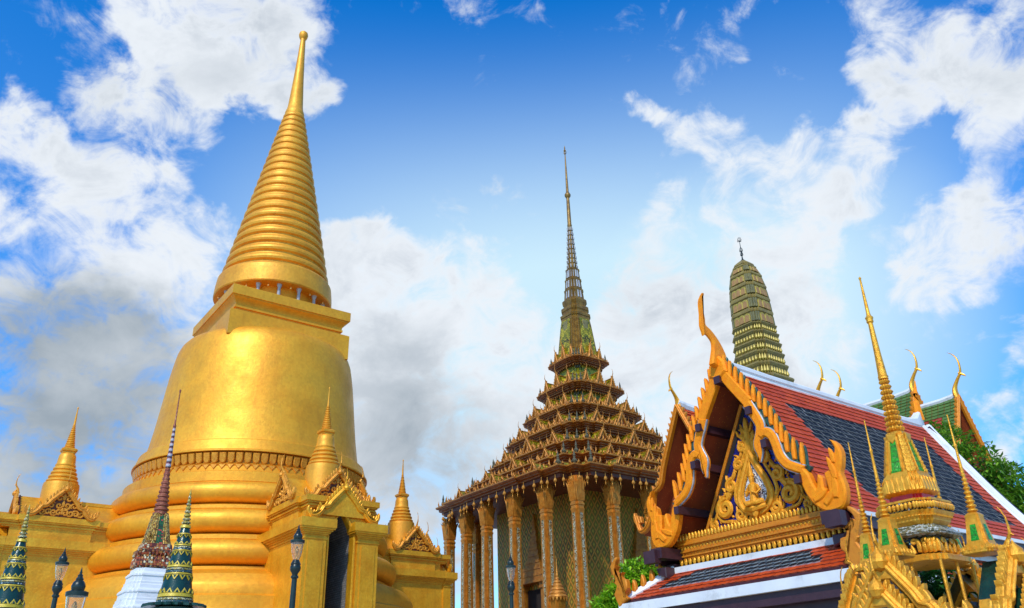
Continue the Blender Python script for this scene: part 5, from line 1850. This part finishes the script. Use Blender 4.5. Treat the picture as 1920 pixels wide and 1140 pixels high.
    n_.sweep(PLAN_R3, [(.335 * k, Z(3.56)), (.335 * k, Z(3.665))])
    n_.sweep(PLAN_R3, [(.26 * k, Z(3.06)), (.26 * k, Z(3.30))])
    n_.build('mirror_band', 'pav_band', t)
    n_ = MB()
    n_.sweep(PLAN_R3, [(.28 * k, Z(3.27)), (.37 * k, Z(3.29)), (.385 * k, Z(3.315)), (.36 * k, Z(3.33)), (.30 * k, Z(3.37)), (.26 * k, Z(3.41))])
    n_.build('silver_cornice', 'pav_silver', t)
    # posts
    p0 = None
    pm = MB()
    pm.lathe([(.035, 0), (.03, .05), (.026, Z(3.0))], 8)
    for x, y in [(-.34, -.34), (-.34, 0), (0, -.34), (-.34, .34), (.34, -.34), (.34, .34), (.34, 0), (0, .34)]:
        o = p0 and dup(p0, t, (x * k, y * k, 0))
        if p0 is None:
            p0 = pm.build('post', 'pav_gold', t)
            p0.location = (x * k, y * k, 0)
    # four arm turrets with gabled fronts
    tw = None
    for q, (dx, dy) in enumerate([(-1, 0), (0, -1), (1, 0), (0, 1)]):
        rz = atan2(dy, dx) + pi / 2        # prototype faces -y
        pos = (dx * .66 * k, dy * .66 * k, 0)
        if tw is None:
            m_ = MB()
            m_.sweep(PLAN_R2, [(.165 * k, Z(3.02)), (.175 * k, Z(3.03)), (.175 * k, Z(3.07)), (.15 * k, Z(3.10)), (.12 * k, Z(3.13)), (.112 * k, Z(3.16)), (.085 * k, Z(3.34)), (.075 * k, Z(3.42)), (.08 * k, Z(3.44)), (.05 * k, Z(3.47))])
            for j in range(20):
                a = 2 * pi * j / 20
                r = .165 * k
                m_.lathe([(.01, -.03), (.03, 0), (.02, .04), (.004, .07)], 5, (max(-r, min(r, 1.3 * r * cos(a))), max(-r, min(r, 1.3 * r * sin(a))), Z(3.06)))
            z_ = 3.47
            for i in range(9):
                r = (.058 - .0042 * i) * k
                m_.lathe([(r * .55, Z(z_)), (r, Z(z_ + .02)), (r, Z(z_ + .032)), (r * .5, Z(z_ + .05))], 12)
                z_ += .05
            m_.lathe([(.02 * k, Z(z_)), (.018 * k, Z(z_ + .1)), (.014 * k, Z(z_ + .3)), (.022 * k, Z(z_ + .32)), (.012 * k, Z(z_ + .35)), (.007 * k, Z(z_ + .68)), (.009 * k, Z(z_ + .69)), (.002, Z(z_ + .70))], 8)
            tw = m_.build('arm_turret', 'pav_gold', t)
            gm = MB()
            for qq in range(4):
                a = qq * pi / 2
                ca, sa = cos(a), sin(a)
                x0, x1 = .1155 * k, .0885 * k
                gm.add([(x0 * ca - y * sa, x0 * sa + y * ca, Z(3.16)) for y in (-.045 * k, .045 * k)] + [(x1 * ca - y * sa, x1 * sa + y * ca, Z(3.335)) for y in (.03 * k, -.03 * k)], [(0, 1, 2, 3)])
            gm.build('turret_inset', 'glass_green', tw)
            # arched gables: a rear one and a lower front one
            gg = MB()
            gi = MB()
            for (yo, zt, hw, H, sc) in ((-.26 * k, 2.97, .68 * k, .74 * k, 1.25), (-.42 * k, 2.67, .60 * k, .64 * k, 1.1)):
                fr = FR((0, yo, Z(zt) - H), (1, 0, 0), (0, 0, 1), (0, -1, 0))
                gable_front(fr, hw, H, 13, .165 * sc, .19, .155 * sc, gg, 0, .32 * sc, True)
                gg.plate([(-.02 - .26 * sc, H * .72), (.28 * sc, H * .72), (.12 * sc, H * .98), (0, H + .06), (-.12 * sc, H * .98)], fr, .02, .10, .03)
                small_chofa(gg, Vector((0, yo, Z(zt) + .04)), (0, 1, 0), .26 * sc, 0, 6)
                back = yo + .30 * k
                for sg in (-1, 1):
                    P = [(sg * x * .97, y_ - .04) for x, y_ in barge_path(hw, H)]
                    vs = [fr(a, b_, 0) for a, b_ in P] + [Vector((fr(a, b_, 0).x, back, fr(a, b_, 0).z)) for a, b_ in P]
                    n = len(P)
                    gi.add(vs, [(i, i + 1, n + i + 1, n + i) for i in range(n - 1)], 0)
            gg.build('naga_gable', 'pav_gold', tw)
            gi.build('gable_roof', 'cone_green', tw)
            tw.location = pos
            tw.rotation_euler = (0, 0, rz)
        else:
            dup_tree(tw, t, pos, rz)
    bs = MB()
    bs.sweep(PLAN_R3, [(1.5, 0), (1.5, .4), (1.3, .5), (1.2, .9), (1.25, 1.0), (.9, 1.1)])
    bs.build('base', 'white', t)


make_pavilion()


# ================================================================== slender spires, left foreground
def make_mosaic_spire(loc, sc, label):
    t = thing('mosaic_spire', label, 'spire', loc, TH, 'dark green mosaic spires in the left foreground')
    S = sc
    Z = lambda z: (z - 1.6) * S + 1.6
    g_ = MB(); y_ = MB(); b1 = MB(); b2 = MB()
    R = lambda z: max(.012, (.262 - (z - 3.13) * .165) if z < 4.3 else (.062 - (z - 4.3) * .09)) * S
    g_.lathe([(.32 * S, 0), (.32 * S, Z(3.1)), (R(3.13), Z(3.12)), (R(3.6), Z(3.6)), (R(3.95), Z(3.95)), (R(4.3), Z(4.3)), (.03 * S, Z(4.36))], 40)
    for (z0, z1, mb, o) in [(3.16, 3.20, b1, .010), (3.20, 3.235, b2, .013), (3.245, 3.30, y_, .014), (3.60, 3.635, b1, .010), (3.635, 3.665, b2, .013), (3.57, 3.595, y_, .013), (3.675, 3.71, y_, .013), (3.94, 3.965, b1, .009), (3.965, 3.99, b2, .012), (3.915, 3.935, y_, .012), (3.995, 4.02, y_, .012), (4.17, 4.19, y_, .01), (4.27, 4.32, y_, .01)]:
        mb.lathe([(R(z0), Z(z0)), (R(z0) + o * S, Z(z0 + .004)), (R(z1) + o * S, Z(z1 - .004)), (R(z1), Z(z1))], 40)
    for (z, up, n) in [(3.30, 1, 14), (3.56, -1, 12), (3.71, 1, 12), (3.905, -1, 10), (4.02, 1, 9), (4.16, -1, 8)]:
        for i in range(n):
            a = 2 * pi * i / n
            d = Vector((cos(a), sin(a), 0))
            r = R(z) + .004 * S
            w = pi * r / n * .95
            h = (.075 if z < 3.6 else .06 if z < 3.95 else .045) * S * up
            tl = .165 * up
            fr = FR(d * r + Vector((0, 0, Z(z))), (-d.y, d.x, 0), (Vector((0, 0, 1)) - d * .165).normalized(), d)
            y_.plate([(-w, 0), (w, 0), (w * .55, h * .45), (0, h), (-w * .55, h * .45)], fr, -.01, .010 * S, .003)
            g_.plate([(-w * .42, h * .08), (w * .42, h * .08), (w * .2, h * .4), (0, h * .62), (-w * .2, h * .4)], fr, -.01, .016 * S, .002)
    z = 4.33
    tp = MB()
    for i in range(9):
        r = (.066 - .0062 * i) * S
        h = .056
        tp.lathe([(r * .5, Z(z)), (r, Z(z + h * .25)), (r, Z(z + h * .55)), (r * .55, Z(z + h))], 16, (0, 0, 0), i % 2 + (1 if i == 0 else 0))
        z += h
    tp.lathe([(.01 * S, Z(z)), (.004 * S, Z(z + .04)), (.001, Z(z + .05))], 8)
    g_.build('glazed_cone', 'cone_green', t)
    y_.build('yellow_leaf_band', 'cone_yellow', t)
    b1.build('turquoise_band', 'cone_band', t)
    b2.build('white_band', 'cone_band2', t)
    tp.build('ringed_tip', ['prang_bud', 'cone_band2', 'cone_green'], t)
    # scalloped lotus collar
    sc_ = MB()
    n = 18
    for i in range(n):
        a = 2 * pi * i / n
        d = Vector((cos(a), sin(a), 0))
        w = pi * .44 * S / n
        fr = FR(d * .24 * S + Vector((0, 0, Z(3.165))), (-d.y, d.x, 0), (d * 1 + Vector((0, 0, -.12))).normalized(), Vector((0, 0, 1)))
        sc_.plate([(-w * .6, 0), (w * .6, 0), (w * 1.05, .12 * S), (w * .7, .18 * S), (0, .22 * S), (-w * .7, .18 * S), (-w * 1.05, .12 * S)], fr, -.03 * S, .012 * S, .01 * S)
    sc_.build('scalloped_collar', 'cone_green', t)
    return t


def at(x, y, dist):
    d = sky_dir(x, y)
    return d * (dist / hypot(d.x, d.y)) + Vector((0, 0, CAM_Z))


p = at(336, 1071, 23)
make_mosaic_spire((p.x, p.y, 0), 23 / 14, 'dark green spire with yellow leaf bands standing before the white stepped base')
p = at(28, 1070, 23)
make_mosaic_spire((p.x, p.y, 0), 23 / 14 * .878, 'dark green spire with yellow leaf bands cut by the left picture edge')


def make_slender_chedi():
    D_ = 28
    k = D_ / 18
    p_ = at(297, 990, D_)
    t = thing('slender_stupa', 'slender red and gold stupa with zigzag needle on a white stepped base', 'stupa', (p_.x, p_.y, 0), TH)
    Z = lambda z: 1.6 + (z - 1.6) * k
    b = MB()
    pr = [(.98 * k, 0), (.98 * k, Z(2.7))]
    z, r = 2.7, .86
    for i in range(5):
        pr += [(r * k, Z(z)), (r * k, Z(z + .04)), ((r - .02) * k, Z(z + .05)), ((r - .03) * k, Z(z + .14)), ((r - .01) * k, Z(z + .15)), ((r - .01) * k, Z(z + .18)), ((r - .05) * k, Z(z + .22)), ((r - .075) * k, Z(z + .225)), ((r - .085) * k, Z(z + .29))]
        z += .305
        r -= .1
    b.sweep(PLAN_R3, [(q * .88, zz) for q, zz in pr] + [(.3 * k, Z(z))])
    b.build('white_base', 'white', t)
    l = MB()
    l.sweep(PLAN_R3, [(.33 * k, Z(4.23)), (.325 * k, Z(4.27)), (.335 * k, Z(4.33)), (.33 * k, Z(4.43)), (.30 * k, Z(4.47)), (.31 * k, Z(4.49)), (.335 * k, Z(4.52)), (.335 * k, Z(4.56)), (.28 * k, Z(4.60)), (.27 * k, Z(4.68))])
    for j in range(len(PLAN_R3)):
        a, c = Vector(PLAN_R3[j]), Vector(PLAN_R3[(j + 1) % len(PLAN_R3)])
        L = (c - a).length
        n = max(1, int(L / .2))
        d = (c - a).normalized()
        for i in range(n):
            m0 = a.lerp(c, (i + .5) / n)
            w_ = L / n * .47 * .33 * k
            fr = FR((m0.x * .335 * k, m0.y * .335 * k, Z(4.25)), (d.x, d.y, 0), (0, 0, 1), (d.y, -d.x, 0))
            l.plate([(-w_, 0), (w_, 0), (w_, .09 * k), (0, .17 * k), (-w_, .09 * k)], fr, -.02, .03, .012)
            l.plate([(-w_, .26 * k), (w_, .26 * k), (0, .19 * k)], fr, -.03, .02, .01)
    l.build('lotus_base', 'chedi_lotus', t)
    e = MB()
    pb = [(.25, 4.67), (.215, 4.75), (.19, 4.88), (.165, 5.02), (.145, 5.16), (.135, 5.24), (.12, 5.28)]
    e.sweep(PLAN_R3, [(r_ * k, Z(z_)) for r_, z_ in pb])
    gi = MB()
    rb = MB()
    for q in range(4):
        a = q * pi / 2
        ca, sa = cos(a), sin(a)

        def Wq(x, y, zz):
            return (x * ca - y * sa, x * sa + y * ca, zz)
        P = [(r_ * k + .008, r_ * k * .28, Z(z_)) for r_, z_ in pb[:-1]]
        n = len(P)
        gi.add([Wq(x, -y, zz) for x, y, zz in P] + [Wq(x, y, zz) for x, y, zz in P], [(i, i + 1, n + i + 1, n + i) for i in range(n - 1)])
        for sg in (-1, 1):
            for m1, m2 in ((1.0, .36), (1.0, .58), (.90, .72), (.8, .84)):
                rb.tube([Wq(r_ * k * m1 + .006, sg * r_ * k * m2, Z(z_)) for r_, z_ in pb], [.016 * k] * len(pb), 5)
    e.build('bell', 'chedi_gold', t)
    gi.build('green_panel', 'chedi_green', t)
    rb.build('beaded_rib', 'chedi_gold', t)
    s = MB()
    z = 5.25
    for i in range(11):
        r = (.15 - .0098 * i) * k
        h = .095
        s.lathe([(r * .8, Z(z)), (r, Z(z + h * .2)), (r * 1.0, Z(z + h * .55)), (r * .78, Z(z + h * .7)), (r * .76, Z(z + h))], 20)
        z += h * .93
    s.build('ringed_cone', 'chedi_red', t)
    zg = MB()
    zg.lathe([(.052 * k, Z(z)), (.048 * k, Z(z + .15)), (.036 * k, Z(z + .5)), (.026 * k, Z(z + .85))], 16)
    zg.build('zigzag_shaft', 'chedi_zig', t)
    n_ = MB()
    z += .85
    n_.lathe([(.026 * k, Z(z)), (.034 * k, Z(z + .02)), (.03 * k, Z(z + .05)), (.018 * k, Z(z + .07)), (.011 * k, Z(7.82)), (.02 * k, Z(7.85)), (.02 * k, Z(7.89)), (.006 * k, Z(7.905))], 10)
    n_.build('needle', 'chedi_red', t)


make_slender_chedi()


# ================================================================== street lamps
def make_lamp(loc, top, hw, label):
    t = thing('street_lamp', label, 'street lamp', loc, 0, 'black glass lanterns on green iron posts')
    k = hw / .13
    pl = MB()
    zb = top - 1.06 * k
    pl.lathe([(.16, 0), (.16, .3), (.11, .4), (.085, .7), (.07, 1.0), (.055 * k, zb - .3), (.05 * k, zb), (.075 * k, zb + .02 * k), (.075 * k, zb + .05 * k), (.055 * k, zb + .07 * k), (.06 * k, zb + .1 * k), (.10 * k, zb + .16 * k), (.105 * k, zb + .22 * k), (.09 * k, zb + .26 * k), (.10 * k, zb + .28 * k), (.075 * k, zb + .33 * k), (.06 * k, zb + .36 * k)], 20)
    pl.build('post', 'iron', t)
    gl = MB()
    g0 = zb + .36 * k
    gl.lathe([(.055 * k, g0), (.08 * k, g0 + .06 * k), (.105 * k, g0 + .16 * k), (.12 * k, g0 + .28 * k), (.122 * k, g0 + .33 * k), (.116 * k, g0 + .33 * k), (.114 * k, g0 + .28 * k), (.10 * k, g0 + .16 * k), (.075 * k, g0 + .062 * k), (.05 * k, g0 + .006 * k)], 20, cap=False)
    gl.build('glass_lantern', 'glass', t)
    bb = MB()
    bb.lathe([(.018 * k, g0), (.018 * k, g0 + .10 * k), (.03 * k, g0 + .14 * k), (.034 * k, g0 + .2 * k), (.02 * k, g0 + .25 * k), (.002, g0 + .27 * k)], 10)
    bb.build('bulb', 'bell', t)
    cp = MB()
    c0 = g0 + .33 * k
    cp.lathe([(.12 * k, c0), (.14 * k, c0 + .0), (.142 * k, c0 + .05 * k), (.125 * k, c0 + .06 * k), (.08 * k, c0 + .075 * k), (.085 * k, c0 + .10 * k), (.09 * k, c0 + .13 * k), (.07 * k, c0 + .18 * k), (.045 * k, c0 + .205 * k), (.05 * k, c0 + .22 * k), (.03 * k, c0 + .25 * k), (.035 * k, c0 + .265 * k), (.015 * k, c0 + .29 * k), (.018 * k, c0 + .30 * k), (.002, c0 + .375 * k)], 20)
    cp.build('cap', 'iron', t)


for (x, y, D_, hw, lab) in [(561, 983, 16, .118, 'lamp in front of the golden doorway porch'), (957, 1038, 19, .108, 'lamp before the brown temple columns'), (123, 1027, 19.5, .118, 'taller thin lamp at far left before the gold wall'), (154, 1064, 12.5, .125, 'large near lantern low at left beside the white stepped base')]:
    p = at(x, y, D_)
    make_lamp((p.x, p.y, 0), p.z, hw, lab)


# ================================================================== little tiered canopy in front of the temple
def make_canopy():
    p_ = at(1046, 1118, 30)
    t = thing('tiered_canopy', 'small gilded tiered canopy with a pointed top before the temple columns', 'canopy', (p_.x, p_.y, 0), TH)
    m_ = MB()
    z = p_.z - .05
    for i in range(6):
        r = .33 - .052 * i
        m_.lathe([(r, z), (r + .015, z + .02), (r, z + .05), (r - .07, z + .13), (r - .075, z + .14)], 20)
        z += .12
    m_.lathe([(.05, z), (.03, z + .15), (.012, z + .5), (.002, z + .75)], 10)
    for i in range(16):
        a = 2 * pi * i / 16
        m_.plate([(-.05, 0), (.05, 0), (0, -.12)], FR((cos(a) * .33, sin(a) * .33, p_.z - .05), (-sin(a), cos(a), 0), (0, 0, 1), (cos(a), sin(a), 0)), -.01, .01, .004)
    m_.build('tiered_top', 'col_gold', t)
    s = MB()
    s.sweep(PLAN_R2, [(.26, 0), (.26, 2.4), (.17, 2.6), (.15, p_.z - .45), (.20, p_.z - .35), (.22, p_.z - .05)])
    s.build('pillar', 'col_gold', t)


make_canopy()


# ================================================================== trees
def make_tree(name, label, cat, loc, blobs_, leaf, n, size, trunk=True, seed=1, group=None):
    rnd = random.Random(seed)
    t = thing(name, label, cat, loc, 0, group)
    L = MB()
    tot = sum(b[3] ** 2 for b in blobs_)
    for bx, by, bz, br, in blobs_:
        k = int(n * br ** 2 / tot)
        for _ in range(k):
            d = Vector((rnd.gauss(0, 1), rnd.gauss(0, 1), rnd.gauss(0, 1))).normalized()
            rr = br * (1 - abs(rnd.gauss(0, .22)))
            wob = 1 + .18 * sin(d.x * 7 + bx * 3) * cos(d.y * 6 + bz)
            c = Vector((bx, by, bz)) + Vector((d.x, d.y, d.z * .88)) * rr * wob
            # small whorl of leaves
            for _q in range(3):
                out = (d * .8 + Vector((rnd.uniform(-1, 1), rnd.uniform(-1, 1), rnd.uniform(-.9, .7)))).normalized()
                sd_ = out.cross(Vector((rnd.uniform(-.4, .4), rnd.uniform(-.4, .4), 1)))
                if sd_.length < .05:
                    continue
                sd_.normalize()
                up = sd_.cross(out)
                s_ = size * rnd.uniform(.6, 1.25)
                w_ = s_ * .17
                droop = Vector((0, 0, -s_ * rnd.uniform(.05, .3)))
                L.add([c, c + out * s_ * .45 + sd_ * w_ + up * .0, c + out * s_ + droop, c + out * s_ * .45 - sd_ * w_, c + out * s_ * .45 - up * w_ * .4],
                      [(0, 1, 4), (1, 2, 4), (2, 3, 4), (3, 0, 4)])
    L.build('crown', leaf, t, smooth=False)
    T_ = MB()
    zc = min(b[2] for b in blobs_)
    T_.tube([(0, 0, 0), (.06, .02, zc * .4), (-.03, .05, zc * .8), (0, 0, zc)], [.22, .17, .14, .12], 10)
    for bx, by, bz, br in blobs_:
        P = [(0, 0, zc * .75), (bx * .4, by * .4, zc * .75 + (bz - zc * .75) * .6), (bx, by, bz)]
        T_.tube(P, [.10, .06, .02], 6)
        for _ in range(5):
            d = Vector((rnd.gauss(0, 1), rnd.gauss(0, 1), rnd.gauss(0, 1))).normalized() * br * .85
            T_.tube([(bx, by, bz), (bx + d.x * .5, by + d.y * .5, bz + d.z * .45), (bx + d.x, by + d.y, bz + d.z)], [.03, .02, .008], 5)
    T_.build('trunk', 'bark', t)
    return t


p = at(1178, 1098, 29)
make_tree('leafy_tree', 'bright green bushy tree left of the front hall roof corner', 'tree', (p.x, p.y, 0),
          [(.35, .0, 5.35, .75), (-.1, .1, 4.85, .72), (.8, .2, 5.2, .65), (-.75, .1, 4.45, .55), (-.55, -.1, 3.9, .85), (.5, 0, 4.3, .9), (.2, .2, 3.4, 1.0), (1.2, 0, 4.6, .6)], 'leaf_bright', 5200, .23, seed=3)
p = at(1850, 920, 38)
make_tree('leafy_tree', 'mid green tree spreading past the right edge behind the hall', 'tree', (p.x, p.y, 0),
          [(-1.2, 0, 11.0, .95), (-1.5, .1, 10.0, 1.1), (-.4, -.2, 9.9, 1.1), (.4, 0, 9.2, 1.1), (1.2, .2, 9.4, .8), (-.9, .3, 9.0, 1.2), (.6, .2, 8.2, 1.0), (-.2, 0, 8.2, 1.3), (1.3, .0, 8.6, .6)], 'leaf_mid', 4200, .27, seed=5)
p = at(1715, 800, 40)
make_tree('leafy_tree', 'small treetop showing between the gilded spire and rust roof', 'tree', (p.x, p.y, 0),
          [(-.4, 0, 12.0, .65), (.3, .1, 11.6, .6), (.95, .1, 12.0, .45), (-.3, 0, 11.2, .8), (.6, 0, 10.9, .9)], 'leaf_mid', 1500, .25, seed=8)
p = at(1775, 1095, 18.4)
make_tree('leafy_tree', 'dark green foliage behind the posts of the gilded pavilion', 'tree', (p.x, p.y, 0),
          [(-.45, 0, 3.55, .42), (0, .0, 3.6, .45), (.4, .0, 3.5, .42), (-.3, 0, 3.0, .5), (.3, 0, 2.95, .5)], 'leaf_dark', 1900, .15, seed=11)
